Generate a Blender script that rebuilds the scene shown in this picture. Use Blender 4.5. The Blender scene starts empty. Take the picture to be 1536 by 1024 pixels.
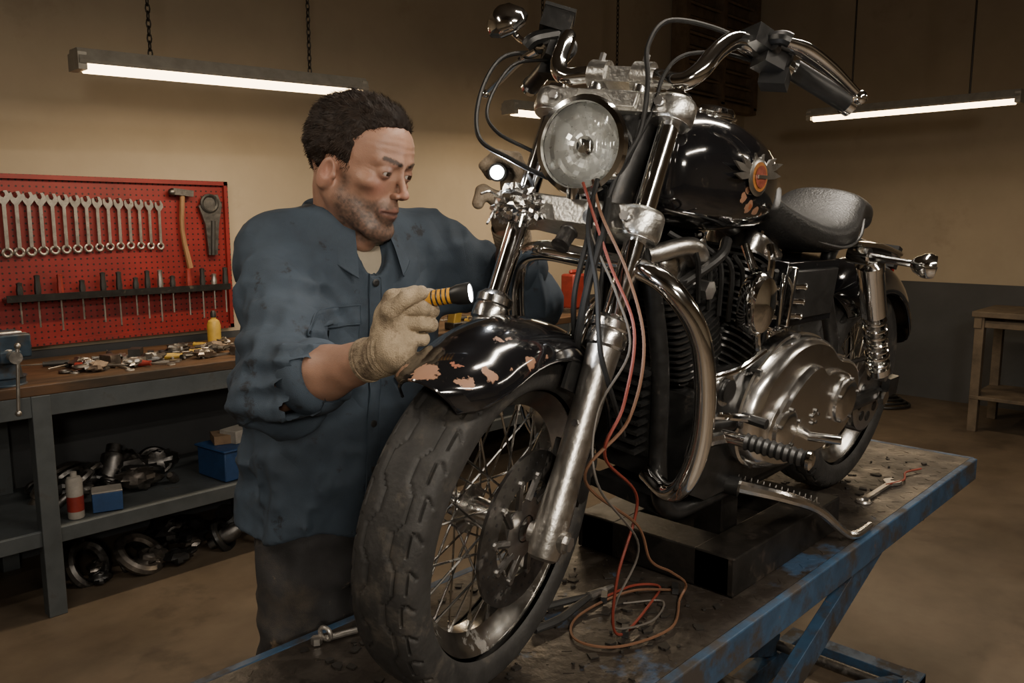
import bpy, math, random, numpy as np
from math import *
from mathutils import Matrix, Vector
random.seed(7); rng=np.random.RandomState(7)
sc=bpy.context.scene
# ------------------------------------------------------------------ materials
def _n(nt,t,**k):
    n=nt.nodes.new(t)
    for a,b in k.items(): setattr(n,a,b)
    return n
def M(name,col,rough=.5,metal=0.,var=.15,vs=18,bump=0.,bs=80,dirt=None,coat=0.,rvar=.1,emit=None,spots=None,trans=0.,stretch=None,spec=None,attr=False,sss=0.,bdist=.003,fold=None):
    m=bpy.data.materials.new(name); m.use_nodes=True; nt=m.node_tree; L=nt.links.new
    b=nt.nodes['Principled BSDF']; tc=_n(nt,'ShaderNodeTexCoord')
    src=tc.outputs['Object']
    if stretch:
        mp=_n(nt,'ShaderNodeMapping'); mp.inputs['Scale'].default_value=stretch; L(src,mp.inputs[0]); src=mp.outputs[0]
    nz=_n(nt,'ShaderNodeTexNoise'); nz.inputs['Scale'].default_value=vs; nz.inputs['Detail'].default_value=6; nz.inputs['Roughness'].default_value=.65
    L(src,nz.inputs['Vector'])
    rp=_n(nt,'ShaderNodeValToRGB'); rp.color_ramp.elements[0].position=.32; rp.color_ramp.elements[1].position=.68
    c=np.array(col[:3],float)
    rp.color_ramp.elements[0].color=(*np.clip(c*(1-var),0,1),1); rp.color_ramp.elements[1].color=(*np.clip(c*(1+var),0,1),1)
    L(nz.outputs['Fac'],rp.inputs[0]); out=rp.outputs[0]
    if attr:
        at=_n(nt,'ShaderNodeAttribute'); at.attribute_name='col'; mx=_n(nt,'ShaderNodeMix',data_type='RGBA'); mx.blend_type='MULTIPLY'; mx.inputs[0].default_value=1; L(at.outputs['Color'],mx.inputs[6]); L(out,mx.inputs[7]); out=mx.outputs[2]
    rr=_n(nt,'ShaderNodeMapRange'); rr.inputs['To Min'].default_value=max(0.02,rough-rvar); rr.inputs['To Max'].default_value=min(1,rough+rvar)
    nz3=_n(nt,'ShaderNodeTexNoise'); nz3.inputs['Scale'].default_value=vs*2.3; nz3.inputs['Detail'].default_value=5; L(src,nz3.inputs['Vector'])
    L(nz3.outputs['Fac'],rr.inputs[0]); rout=rr.outputs[0]; mout=None
    def mixin(mask,colr,r2,met2=0.):
        nonlocal out,rout,mout
        mx=_n(nt,'ShaderNodeMix',data_type='RGBA'); L(mask,mx.inputs[0]); L(out,mx.inputs[6]); mx.inputs[7].default_value=(*colr,1); out=mx.outputs[2]
        mr=_n(nt,'ShaderNodeMix',data_type='FLOAT'); L(mask,mr.inputs[0]); L(rout,mr.inputs[2]); mr.inputs[3].default_value=r2; rout=mr.outputs[0]
        mm=_n(nt,'ShaderNodeMix',data_type='FLOAT'); L(mask,mm.inputs[0]); 
        if mout is None: mm.inputs[2].default_value=metal
        else: L(mout,mm.inputs[2])
        mm.inputs[3].default_value=met2; mout=mm.outputs[0]
    for dd in (dirt or []):
        dc,ds,lo,hi,dr=dd
        n2=_n(nt,'ShaderNodeTexNoise'); n2.inputs['Scale'].default_value=ds; n2.inputs['Detail'].default_value=8; n2.inputs['Roughness'].default_value=.7
        L(src,n2.inputs['Vector'])
        mr=_n(nt,'ShaderNodeMapRange'); mr.inputs['From Min'].default_value=lo; mr.inputs['From Max'].default_value=hi; L(n2.outputs['Fac'],mr.inputs[0])
        mixin(mr.outputs[0],dc,dr)
    if spots:
        for (pts,colr,thr,ns) in spots:
            n2=_n(nt,'ShaderNodeTexNoise'); n2.inputs['Scale'].default_value=ns; n2.inputs['Detail'].default_value=6; n2.inputs['Roughness'].default_value=.6
            L(tc.outputs['Object'],n2.inputs['Vector'])
            acc=None
            for (p,r) in pts:
                vm=_n(nt,'ShaderNodeVectorMath',operation='DISTANCE'); L(tc.outputs['Object'],vm.inputs[0]); vm.inputs[1].default_value=p
                mr=_n(nt,'ShaderNodeMapRange'); mr.inputs['From Min'].default_value=0; mr.inputs['From Max'].default_value=r
                mr.inputs['To Min'].default_value=1; mr.inputs['To Max'].default_value=0; L(vm.outputs['Value'],mr.inputs[0])
                if acc is None: acc=mr.outputs[0]
                else:
                    mx=_n(nt,'ShaderNodeMath',operation='MAXIMUM'); L(acc,mx.inputs[0]); L(mr.outputs[0],mx.inputs[1]); acc=mx.outputs[0]
            ml=_n(nt,'ShaderNodeMath',operation='MULTIPLY'); L(acc,ml.inputs[0]); ml.inputs[1].default_value=.8
            ad=_n(nt,'ShaderNodeMath',operation='ADD'); L(ml.outputs[0],ad.inputs[0]); L(n2.outputs['Fac'],ad.inputs[1])
            gt=_n(nt,'ShaderNodeMapRange'); gt.inputs['From Min'].default_value=thr; gt.inputs['From Max'].default_value=thr+.03; L(ad.outputs[0],gt.inputs[0])
            mixin(gt.outputs[0],colr,.6)
    L(out,b.inputs['Base Color']); L(rout,b.inputs['Roughness'])
    if mout is not None: L(mout,b.inputs['Metallic'])
    else: b.inputs['Metallic'].default_value=metal
    b.inputs['Coat Weight'].default_value=coat; b.inputs['Coat Roughness'].default_value=.05
    if spec is not None: b.inputs['Specular IOR Level'].default_value=spec
    if trans: b.inputs['Transmission Weight'].default_value=trans
    if sss: b.inputs['Subsurface Weight'].default_value=sss; b.inputs['Subsurface Radius'].default_value=(.012,.005,.003); b.inputs['Subsurface Scale'].default_value=.6
    if bump:
        n4=_n(nt,'ShaderNodeTexNoise'); n4.inputs['Scale'].default_value=bs; n4.inputs['Detail'].default_value=5; L(src,n4.inputs['Vector'])
        bp=_n(nt,'ShaderNodeBump'); bp.inputs['Strength'].default_value=bump; bp.inputs['Distance'].default_value=bdist; L(n4.outputs['Fac'],bp.inputs['Height']); L(bp.outputs[0],b.inputs['Normal'])
        if fold:
            n5=_n(nt,'ShaderNodeTexNoise'); n5.inputs['Scale'].default_value=fold[0]; n5.inputs['Detail'].default_value=1.5; n5.inputs['Distortion'].default_value=.4; L(src,n5.inputs['Vector'])
            s5=_n(nt,'ShaderNodeMath',operation='SUBTRACT'); L(n5.outputs['Fac'],s5.inputs[0]); s5.inputs[1].default_value=.5; a5=_n(nt,'ShaderNodeMath',operation='ABSOLUTE'); L(s5.outputs[0],a5.inputs[0])
            b5=_n(nt,'ShaderNodeBump'); b5.inputs['Strength'].default_value=.6; b5.inputs['Distance'].default_value=fold[1]; L(a5.outputs[0],b5.inputs['Height']); L(b5.outputs[0],bp.inputs['Normal'])
    if emit:
        b.inputs['Emission Color'].default_value=(*emit[0],1); b.inputs['Emission Strength'].default_value=emit[1]
    return m
chrome=M('chrome',(.88,.875,.86),.09,1,var=.04,rvar=.04,vs=30,dirt=[((.25,.2,.15),25,.68,.88,.5)])
chrome_w=M('chrome_worn',(.70,.69,.67),.20,1,var=.12,rvar=.08,vs=40,bump=.10,bs=200,dirt=[((.20,.16,.12),30,.64,.82,.6)])
alu=M('cast_aluminium',(.56,.55,.52),.34,1,var=.2,rvar=.10,vs=35,bump=.3,bs=160,dirt=[((.13,.10,.08),18,.60,.78,.7)])
slider=M('fork_slider_alloy',(.50,.48,.45),.34,1,var=.2,rvar=.10,vs=30,bump=.25,bs=120,dirt=[((.12,.095,.07),16,.60,.80,.7)])
rimm=M('rim_chrome_dirty',(.46,.45,.43),.22,1,var=.2,rvar=.08,vs=30,dirt=[((.06,.048,.036),14,.60,.78,.7)])
steel=M('brushed_steel',(.52,.51,.50),.33,1,var=.15,vs=40)
dsteel=M('dark_steel',(.16,.155,.15),.42,1,var=.35,vs=30,dirt=[((.05,.04,.03),25,.55,.72,.7)])
blackm=M('black_metal',(.018,.018,.018),.35,.3,var=.4,vs=30,bump=.1,dirt=[((.07,.055,.04),22,.6,.78,.8)])
blackp=M('black_plastic',(.014,.014,.014),.42,0,var=.3,vs=30)
cablem=M('cable_black',(.010,.010,.010),.55,0,var=.3,vs=30,spec=.25)
finm=M('engine_fin',(.07,.07,.07),.30,.8,var=.4,vs=40)
rubber=M('tyre_rubber',(.024,.023,.022),.66,0,var=.35,vs=25,bump=.3,bs=150,dirt=[((.085,.072,.056),14,.54,.76,.9)],spec=.45)
leather=M('seat_leather',(.013,.013,.013),.42,0,var=.3,vs=50,bump=.5,bs=220)
silverp=M('silver_paint',(.6,.59,.56),.3,1,var=.15)
tableblue=M('table_blue_paint',(.024,.056,.105),.45,.1,var=.3,vs=12,bump=.2,bs=60,dirt=[((.028,.023,.019),9,.47,.6,.7),((.12,.06,.03),25,.63,.7,.8)])
tabletop=M('table_top_steel',(.085,.073,.062),.34,.8,var=.5,vs=7,rvar=.18,bump=.7,bs=55,dirt=[((.016,.012,.009),6,.42,.56,.5),((.03,.06,.11),3.3,.58,.64,.45)])
wirered=M('wire_red',(.15,.028,.018),.5,var=.1,spec=.3); wirebr=M('wire_brown',(.12,.060,.034),.55,var=.1,spec=.3); wirebk=M('wire_black',(.010,.010,.010),.55,var=.1,spec=.25); wiregy=M('wire_grey',(.09,.08,.07),.55,var=.1,spec=.3)
# ------------------------------------------------------------------ mesh builder
def nrm(v):
    v=np.asarray(v,float); return v/(np.linalg.norm(v)+1e-12)
def frame(a):
    a=nrm(a); t=np.array([0,0,1.]) if abs(a[2])<.9 else np.array([1.,0,0])
    u=nrm(np.cross(t,a)); return u,np.cross(a,u),a
def crom(pts,n=8,closed=False):
    P=np.array(pts,float)
    if n<=0 or len(P)<3: return P
    out=[]; N=len(P)
    for i in range(N if closed else N-1):
        p0=P[(i-1)%N] if (closed or i>0) else 2*P[0]-P[1]
        p1=P[i]; p2=P[(i+1)%N]
        p3=P[(i+2)%N] if (closed or i+2<N) else 2*P[-1]-P[-2]
        for k in range(n):
            t=k/n; out.append(.5*((2*p1)+(-p0+p2)*t+(2*p0-5*p1+4*p2-p3)*t*t+(-p0+3*p1-3*p2+p3)*t**3))
    if not closed: out.append(P[-1])
    return np.array(out)
class MB:
    def __init__(s): s.v=[]; s.f=[]; s.m=[]; s.n=0; s.mats=[]
    def mi(s,mat):
        if mat not in s.mats: s.mats.append(mat)
        return s.mats.index(mat)
    def add(s,V,F,mat):
        k=s.mi(mat); V=np.asarray(V,float); s.v.append(V)
        for f in F: s.f.append([int(i)+s.n for i in f]); s.m.append(k)
        s.n+=len(V)
    def grid(s,P,mat,cu=False,cv=False,cap0=False,cap1=False):
        a,b=P.shape[:2]; F=[]
        for i in range(a if cu else a-1):
            i2=(i+1)%a
            for j in range(b if cv else b-1):
                j2=(j+1)%b; F.append((i*b+j,i*b+j2,i2*b+j2,i2*b+j))
        if cap0: F.append(tuple(range(b)))
        if cap1: F.append(tuple((a-1)*b+j for j in reversed(range(b))))
        s.add(P.reshape(-1,3),F,mat)
    def tube(s,pts,r,mat,n=12,spl=8,closed=False,flat=1.):
        P=crom(pts,spl,closed); N=len(P)
        if np.isscalar(r): R=np.full(N,r)
        else: R=np.interp(np.linspace(0,1,N),np.linspace(0,1,len(r)),r)
        T=np.zeros_like(P)
        for i in range(N):
            if closed: T[i]=nrm(P[(i+1)%N]-P[i-1])
            else: T[i]=nrm(P[min(i+1,N-1)]-P[max(i-1,0)])
        u,w,_=frame(T[0]); G=np.zeros((N,n,3)); an=np.arange(n)*2*pi/n
        for i in range(N):
            u=nrm(u-T[i]*(u@T[i])); w=np.cross(T[i],u)
            G[i]=P[i]+R[i]*(np.outer(np.cos(an),u)+np.outer(np.sin(an),w)*flat)
        s.grid(G,mat,cu=closed,cv=True,cap0=not closed,cap1=not closed)
    def cyl(s,a,b,r,mat,r2=None,n=24):
        s.lathe([(r,0),(r if r2 is None else r2,1)],a,np.array(b,float)-np.array(a,float),mat,n,unit=True)
    def lathe(s,prof,o,ax,mat,n=32,unit=False,cap=True,sx=1.,sy=1.,up=None):
        o=np.array(o,float); ax=np.array(ax,float); l=np.linalg.norm(ax) if unit else 1.
        u,w,a=frame(ax)
        if up is not None:
            w=nrm(np.array(up)-a*(a@np.array(up))); u=np.cross(w,a)
        an=np.arange(n)*2*pi/n; G=np.zeros((len(prof),n,3))
        for i,(r,h) in enumerate(prof): G[i]=o+a*h*l+max(r,1e-5)*(np.outer(np.cos(an)*sx,u)+np.outer(np.sin(an)*sy,w))
        s.grid(G,mat,cv=True,cap0=cap,cap1=cap)
    def box(s,c,sz,mat,R=None,taper=1.):
        c=np.array(c,float); h=np.array(sz,float)/2
        V=np.array([[x,y,z] for z in(-1,1) for y in(-1,1) for x in(-1,1)],float)
        V[4:,:2]*=taper
        V=V*h
        if R is not None: V=V@np.array(R).T
        s.add(V+c,[(0,2,3,1),(4,5,7,6),(0,1,5,4),(2,6,7,3),(0,4,6,2),(1,3,7,5)],mat)
    def extr(s,poly,o,u,v,w,mat,th,inset=0.,rings=None):
        poly=np.array(poly,float); c=poly.mean(0); o=np.array(o,float); u,v,w=map(lambda q:np.array(q,float),(u,v,w))
        rings=rings or ([(1,0),(1,th)] if not inset else [(1,0),(1,th-inset),(1-.3*inset/np.abs(poly-c).max(),th-.3*inset),(1-inset/np.abs(poly-c).max(),th)])
        G=np.zeros((len(rings),len(poly),3))
        for i,(k,h) in enumerate(rings):
            q=c+(poly-c)*k; G[i]=o+np.outer(q[:,0],u)+np.outer(q[:,1],v)+w*h
        s.grid(G,mat,cv=True,cap0=True,cap1=True)
    def torus(s,c,ax,R,r,mat,n=40,m=10):
        u,w,a=frame(ax); an=np.arange(n)*2*pi/n
        s.tube([np.array(c)+R*(cos(t)*u+sin(t)*w) for t in an],r,mat,n=m,spl=0,closed=True)
    def ell(s,c,r,mat,n=20,m=14,R=None):
        th=np.linspace(0,pi,m); ph=np.arange(n)*2*pi/n
        G=np.stack([np.outer(np.sin(th),np.cos(ph))*r[0],np.outer(np.sin(th),np.sin(ph))*r[1],np.outer(np.cos(th),np.ones(n))*r[2]],-1)
        if R is not None: G=G@np.array(R).T
        s.grid(G+np.array(c),mat,cv=True)
    def build(s,name,par=None,T=None,smooth=True,bevel=0.,autos=35):
        V=np.concatenate(s.v); flip=False
        if T is not None: V=V@T[0].T+T[1]; flip=np.linalg.det(T[0])<0
        F=[f[::-1] for f in s.f] if flip else s.f
        me=bpy.data.meshes.new(name); me.from_pydata(V.tolist(),[],F)
        for m in s.mats: me.materials.append(m)
        me.polygons.foreach_set('material_index',s.m)
        if smooth:
            me.polygons.foreach_set('use_smooth',[True]*len(F))
            try: me.set_sharp_from_angle(angle=radians(autos))
            except Exception: pass
        me.update()
        ob=bpy.data.objects.new(name,me); bpy.context.collection.objects.link(ob)
        if bevel:
            bm=ob.modifiers.new('bevel','BEVEL'); bm.width=bevel; bm.segments=2; bm.limit_method='ANGLE'; bm.angle_limit=radians(40)
        if par: setpar(ob,par)
        return ob
def empty(name,loc=(0,0,0)):
    e=bpy.data.objects.new(name,None); e.location=loc; e.empty_display_size=.1; bpy.context.collection.objects.link(e); return e
def setpar(o,p):
    o.parent=p; o.matrix_parent_inverse=Matrix.Translation(-Vector(p.location))
def rotz(a): return np.array([[cos(a),-sin(a),0],[sin(a),cos(a),0],[0,0,1.]])
def roty(a): return np.array([[cos(a),0,sin(a)],[0,1,0],[-sin(a),0,cos(a)]])
def rotx(a): return np.array([[1.,0,0],[0,cos(a),-sin(a)],[0,sin(a),cos(a)]])
# ------------------------------------------------------------------ camera
F_PX=1224.; H=1.49; pitch=atan(178/F_PX); yaw=radians(43.7)
fw=Vector((cos(yaw)*cos(pitch),sin(yaw)*cos(pitch),-sin(pitch))); rt=Vector((sin(yaw),-cos(yaw),0)); up=rt.cross(fw)
cd=bpy.data.cameras.new('camera'); cam=bpy.data.objects.new('camera',cd); bpy.context.collection.objects.link(cam)
cd.lens=F_PX*36/1536; cd.sensor_width=36; cd.clip_start=.05
mw=Matrix((rt,up,-fw)).transposed().to_4x4(); mw.translation=(0,0,H); cam.matrix_world=mw; sc.camera=cam
# ------------------------------------------------------------------ room
wallm=M('wall_plaster',(.37,.31,.23),.85,0,var=.08,vs=1.6,bump=.12,bs=30,dirt=[((.30,.245,.18),2.2,.6,.78,.9)])
wains=M('wainscot_paint',(.045,.048,.052),.6,0,var=.15,vs=3)
floorm=M('concrete_floor',(.092,.070,.049),.5,0,var=.35,vs=1.7,rvar=.2,bump=.25,bs=25,dirt=[((.035,.026,.02),1.3,.55,.7,.5)])
ceilm=M('ceiling_board',(.10,.085,.07),.9,0,var=.1,vs=2)
def slab(name,lo,hi,mat):
    mb=MB(); lo=np.array(lo,float); hi=np.array(hi,float); mb.box((lo+hi)/2,hi-lo,mat); return mb.build(name,smooth=False)
XB,YL,ZC=7.45,4.0,3.7
slab('floor',(-4,-5,-.1),(XB+.1,YL+.1,0),floorm)
slab('ceiling',(-4,-5,ZC),(XB+.1,YL+.1,ZC+.1),ceilm)
slab('wall_left',(-4,YL,0),(XB+.1,YL+.12,ZC),wallm)
slab('wall_back',(XB,-5,0),(XB+.12,YL,ZC),wallm)
slab('wall_front',(-4.12,-5,0),(-4,YL,ZC),wallm)
slab('wall_right',(-4,-5.12,0),(XB,-5,ZC),wallm)
slab('trim_1',(XB-.012,-5,0),(XB,YL,.995),wains)
slab('trim_2',(-4,YL-.012,0),(XB-.012,YL,.93),wains)
mb=MB(); ventm=M('vent_wood',(.16,.115,.075),.7,var=.3,vs=10)
mb.box((6.75,3.96,3.1),(1.25,.06,1.1),ventm)
for i in range(9): mb.box((6.75,3.90,2.62+i*.12),(1.1,.09,.02),ventm,rotx(.5))
for x in(6.14,6.75,7.36): mb.box((x,3.89,3.1),(.06,.1,1.12),ventm)
for z in(2.53,3.66): mb.box((6.75,3.89,z),(1.25,.1,.06),ventm)
mb.build('wall_vent_louver')
# ------------------------------------------------------------------ fluorescent lights
tubem=M('fluorescent_tube',(1,.9,.7),.4,var=0,emit=((1.,.72,.40),11.)); fixm=M('light_fixture_metal',(.30,.28,.24),.5,.3,var=.15)
chainm=M('hanging_chain',(.05,.045,.04),.5,.8)
def fixture(p0,p1,power,rods=False,col=(1,.78,.52),zc=ZC,sz=.06):
    p0=np.array(p0,float); p1=np.array(p1,float); d=nrm(p1-p0); u=np.cross(d,[0,0,1.]); c=(p0+p1)/2; L=np.linalg.norm(p1-p0)
    e=empty('fluorescent_light',tuple(c))
    mb=MB()
    sec=[(-.055,0.0),(-.06,.012),(-.035,.055),(.035,.055),(.06,.012),(.055,0.0),(.03,.018),(-.03,.018)]
    G=np.array([[q+u*a+np.array([0,0,b]) for a,b in sec] for q in (p0,p1)])
    mb.grid(G,fixm,cv=True,cap0=True,cap1=True)
    for q,s in((p0,1),(p1,-1)): mb.box(q+d*s*.012+np.array([0,0,.01]),(.03,.10,.06) if abs(d[0])>.5 else (.10,.03,.06),fixm)
    mb.build('housing',e,smooth=False)
    mb=MB(); mb.cyl(p0+d*.03-np.array([0,0,.004]),p1-d*.03-np.array([0,0,.004]),.023,tubem,n=14); mb.build('tube',e)
    mb=MB()
    for t in(.22,.78):
        q=p0+(p1-p0)*t+np.array([0,0,.055]); 
        if rods: mb.cyl(q,(q[0],q[1],zc),.006,chainm,n=8)
        else:
            z=q[2]; k=0
            while z<zc-.03:
                a=u if k%2 else d
                mb.tube([(q+np.array([0,0,z-q[2]])+a*.008*cos(t2)+np.array([0,0,1])*(.018*sin(t2)+.012)) for t2 in np.arange(8)*pi/4],.003,chainm,n=5,spl=0,closed=True); z+=.027; k+=1
    mb.build('hanger',e)
    ld=bpy.data.lights.new('tube_light','AREA'); ld.shape='RECTANGLE'; ld.size=L-.06; ld.size_y=sz; ld.energy=power; ld.color=col
    lo=bpy.data.objects.new('tube_light',ld); bpy.context.collection.objects.link(lo)
    X=Vector(d); Z=Vector((0,0,1)); Y=Z.cross(X); mm=Matrix((X,Y,Z)).transposed().to_4x4(); mm.translation=Vector(c)-Vector((0,0,.035)); lo.matrix_world=mm
    setpar(lo,e)
fixture((1.10,3.2,2.045),(2.34,3.2,2.09),19)
fixture((3.32,3.2,2.10),(4.58,3.2,2.13),21)
fixture((5.5,2.47,2.19),(5.5,1.22,2.19),15,rods=True)
NW=(1,.90,.77)  # fixtures in this colour are added out of view to brighten bike and chrome
fixture((0.0,-.75,2.5),(1.4,-.75,2.5),66,col=NW,rods=True,sz=.12)
fixture((1.35,.75,2.75),(2.75,.75,2.75),38,col=NW,rods=True,sz=.12)
fixture((-1.0,1.6,2.5),(.2,1.6,2.5),15,col=NW,rods=True,sz=.12)
fixture((3.0,-1.2,2.5),(4.4,-1.2,2.5),24,col=NW,rods=True,sz=.12)
# added fill lamp on a tripod, unseen, brightening the chrome and headlight
wl=empty('added_tripod_fill',(-.75,-1.15,0)); wp=np.array([-.75,-1.15,1.95]); wd=nrm(np.array([1.15,.85,1.30])-wp); wu,ww,_=frame(wd)
wlens=M('added_fill_diffuser',(1,.95,.85),.4,var=0,emit=((1.,.86,.68),14.)); mb=MB()
for t in(0.3,2.4,4.5): mb.cyl((-.75,-1.15,.75),(-.75+.5*cos(t),-1.15+.5*sin(t),.0),.012,blackm,n=10)
mb.cyl((-.75,-1.15,.6),(-.75,-1.15,1.85),.014,blackm,n=12); Rw=np.stack([wu,ww,wd],1); mb.box(wp-wd*.04,(.40,.24,.07),tableblue,Rw); mb.box(wp-wd*.085,(.30,.16,.03),blackm,Rw); mb.torus(wp-wd*.03+np.array([0,0,-.10]),(1,0,0),.05,.008,blackm,n=16,m=6)
mb.build('stand_and_head',wl,bevel=.006); mb=MB(); mb.box(wp-wd*.002,(.36,.20,.004),wlens,Rw); mb.build('diffuser',wl,smooth=False)
ld=bpy.data.lights.new('added_fill_light','AREA'); ld.shape='RECTANGLE'; ld.size=.36; ld.size_y=.20; ld.energy=26; ld.color=(1,.90,.76)
lo=bpy.data.objects.new('added_fill_light',ld); bpy.context.collection.objects.link(lo); lo.matrix_world=Matrix.Translation(Vector(wp+wd*.006))@Vector(wd).to_track_quat('-Z','Y').to_matrix().to_4x4(); setpar(lo,wl)
# ------------------------------------------------------------------ pegboard
pegm=M('pegboard_red',(.18,.010,.009),.5,0,var=.25,vs=4,dirt=[((.07,.01,.01),3,.58,.75,.7)])
nt=pegm.node_tree; Lk=nt.links.new; b=nt.nodes['Principled BSDF']
tc=_n(nt,'ShaderNodeTexCoord'); v1=_n(nt,'ShaderNodeVectorMath',operation='MULTIPLY'); v1.inputs[1].default_value=(38,0,38); Lk(tc.outputs['Object'],v1.inputs[0])
v2=_n(nt,'ShaderNodeVectorMath',operation='FRACTION'); Lk(v1.outputs[0],v2.inputs[0]); v3=_n(nt,'ShaderNodeVectorMath',operation='SUBTRACT'); v3.inputs[1].default_value=(.5,0,.5); Lk(v2.outputs[0],v3.inputs[0])
v4=_n(nt,'ShaderNodeVectorMath',operation='LENGTH'); Lk(v3.outputs[0],v4.inputs[0]); lt=_n(nt,'ShaderNodeMath',operation='LESS_THAN'); lt.inputs[1].default_value=.17; Lk(v4.outputs['Value'],lt.inputs[0])
mx=_n(nt,'ShaderNodeMix',data_type='RGBA'); Lk(lt.outputs[0],mx.inputs[0]); Lk(b.inputs['Base Color'].links[0].from_socket,mx.inputs[6]); mx.inputs[7].default_value=(.01,.002,.002,1); Lk(mx.outputs[2],b.inputs['Base Color'])
pe=empty('pegboard',(1.3,3.95,1.3))
mb=MB(); mb.box((1.215,3.965,1.325),(1.63,.012,.72),pegm)
for z in(.965,1.685): mb.box((1.215,3.955,z),(1.65,.03,.02),pegm)
for x in(.40,2.03): mb.box((x,3.955,1.325),(.02,.03,.74),pegm)
mb.build('board',pe,smooth=False)
tm=M('tool_steel',(.40,.38,.35),.33,.9,var=.25,vs=30,dirt=[((.08,.06,.04),30,.55,.7,.6)]); tg=M('tool_grip_black',(.02,.02,.02),.5,var=.3); tw=M('tool_wood',(.24,.13,.06),.6,var=.3,vs=30,stretch=(1,1,.2)); tr=M('tool_red',(.22,.025,.018),.45,var=.2); ty=M('tool_yellow',(.42,.28,.05),.4,var=.15)
def wrench(mb,o,u,v,w,L,k=1.,mat=tm):
    o=np.array(o,float);u,v,w=[np.array(q,float) for q in(u,v,w)]
    r=.016*k; hw=.0055*k
    poly=[(-hw,-L+r*1.2),(hw,-L+r*1.2),(hw,-r*1.6),(r*1.0,-r*.8),(r*1.15,0.0),(r*.95,r*.95),(r*.45,r*1.05),(r*.42,r*.1),(0,-r*.25),(-r*.42,r*.1),(-r*.45,r*1.05),(-r*.95,r*.95),(-r*1.15,0),(-r,-r*.8),(-hw,-r*1.6)]
    a=.26; poly=[(x*cos(a)-y*sin(a),x*sin(a)+y*cos(a)) if y>-r*1.0 else (x,y) for x,y in poly]
    mb.extr(poly,o,u,v,w,mat,.007*k)
    mb.torus(o-v*(L-r*.4),w,r*.78,.0048*k,mat,n=16,m=6)
mb=MB()
for i in range(15):
    x=1.035+i*.0465; L=.245-.004*i if i<12 else .20
    wrench(mb,(x,3.945,1.60-.002*i),(1,0,0),(0,0,1),(0,-1,0),L,1.35-.02*i)
    mb.cyl((x,3.955,1.62-.002*i),(x,3.92,1.62-.002*i),.003,tm,n=6)
mb.build('wrench_set',None)
mb=MB(); mb.tube([(1.80,3.93,1.63),(1.79,3.93,1.45),(1.82,3.93,1.27)],[.012,.011,.014],tw,n=8,spl=3); mb.box((1.80,3.93,1.635),(.10,.03,.03),dsteel,roty(.1)); mb.ell((1.75,3.93,1.635),(.02,.018,.018),dsteel)
mb.build('hammer')
mb=MB(); mb.extr([(0,.09),(.05,.10),(.07,.05),(.05,-.05),(.035,-.2),(-.01,-.2),(-.02,-.05),(-.05,.04)],(1.93,3.95,1.53),(1,0,0),(0,0,1),(0,-1,0),dsteel,.02); mb.torus((1.935,3.93,1.585),(0,1,0),.04,.009,tg,n=16,m=6); mb.cyl((1.95,3.93,1.5),(1.94,3.93,1.33),.012,tg,n=8)
mb.build('tin_snips')
mb=MB(); mb.box((1.5,3.915,1.165),(1.0,.07,.012),blackm); mb.box((1.5,3.882,1.172),(1.0,.006,.03),blackm); mb.build('tool_rack')
mb=MB()
for i,x in enumerate([1.06,1.13,1.22,1.31,1.40,1.47,1.545,1.60,1.66,1.72,1.80,1.87,1.93,1.99]):
    hm=[tg,tg,tr,tg,tg,tg,tg,tg,tm,tg,tr,tg,tm,tg][i]; hl=.09 if i%3 else .06
    mb.lathe([(.004,0),(.013,.004),(.015,.03),(.011,hl*.8),(.013,hl),(.003,hl+.004)],(x,3.915,1.175),(0,0,1),hm,n=8)
    mb.cyl((x,3.915,1.175),(x,3.915,1.06-.02*(i%3)),.004,tm,n=6)
mb.build('screwdriver_set')
# ------------------------------------------------------------------ workbenches
benchw=M('bench_wood',(.085,.045,.022),.5,0,var=.5,vs=6,stretch=(.4,2,1),bump=.3,bs=30,dirt=[((.03,.02,.012),4,.48,.62,.6)])
benchs=M('bench_steel',(.085,.096,.102),.5,.3,var=.2,vs=8,dirt=[((.05,.04,.03),8,.58,.72,.8)])
def bench(name,x0,x1,y0,y1,zt,legs,shelf=.33,wood=benchw,st=benchs):
    e=empty(name,((x0+x1)/2,(y0+y1)/2,0)); mb=MB()
    mb.box(((x0+x1)/2,(y0+y1)/2,zt-.02),(x1-x0,y1-y0,.04),wood); mb.build('worktop',e,smooth=False,bevel=.004)
    mb=MB(); 
    for y in(y0+.03,y1-.04): mb.box(((x0+x1)/2,y,zt-.08),(x1-x0-.02,.05,.08),st)
    for x in legs:
        for y in(y0+.03,y1-.05): mb.box((x,y,(zt-.04)/2),(.065,.06,zt-.04),st)
        mb.box((x,(y0+y1)/2,zt-.09),(.04,y1-y0-.1,.05),st)
    if shelf: 
        mb.box(((x0+x1)/2,(y0+y1)/2,shelf),(x1-x0-.03,y1-y0-.04,.025),st); mb.box(((x0+x1)/2,y0+.03,shelf-.02),(x1-x0-.03,.03,.06),st)
    mb.build('steel_frame',e,smooth=False,bevel=.003)
    return e
bench('workbench',0.1,4.75,3.29,3.96,.90,[.16,.93,2.45,4.0,4.68])
rw=M('old_wood',(.09,.068,.046),.7,var=.4,vs=8); bench('workbench',6.42,7.05,-.1,1.62,.87,[6.47,7.0],shelf=.25,wood=rw,st=rw)
def crump(mb,c,r,mat,seed,amp=.35,n=26,m=18):
    rg=np.random.RandomState(seed); th=np.linspace(0.02,pi-.02,m); ph=np.arange(n)*2*pi/n
    D=np.stack([np.outer(np.sin(th),np.cos(ph)),np.outer(np.sin(th),np.sin(ph)),np.outer(np.cos(th),np.ones(n))],-1)
    k=1+amp*(rg.rand(m,n)-.5)+amp*.8*np.sin(5*D[...,0]+seed)*np.cos(4*D[...,2]+2*seed)
    mb.grid(D*k[...,None]*np.array(r)+np.array(c),mat,cv=True)
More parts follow.
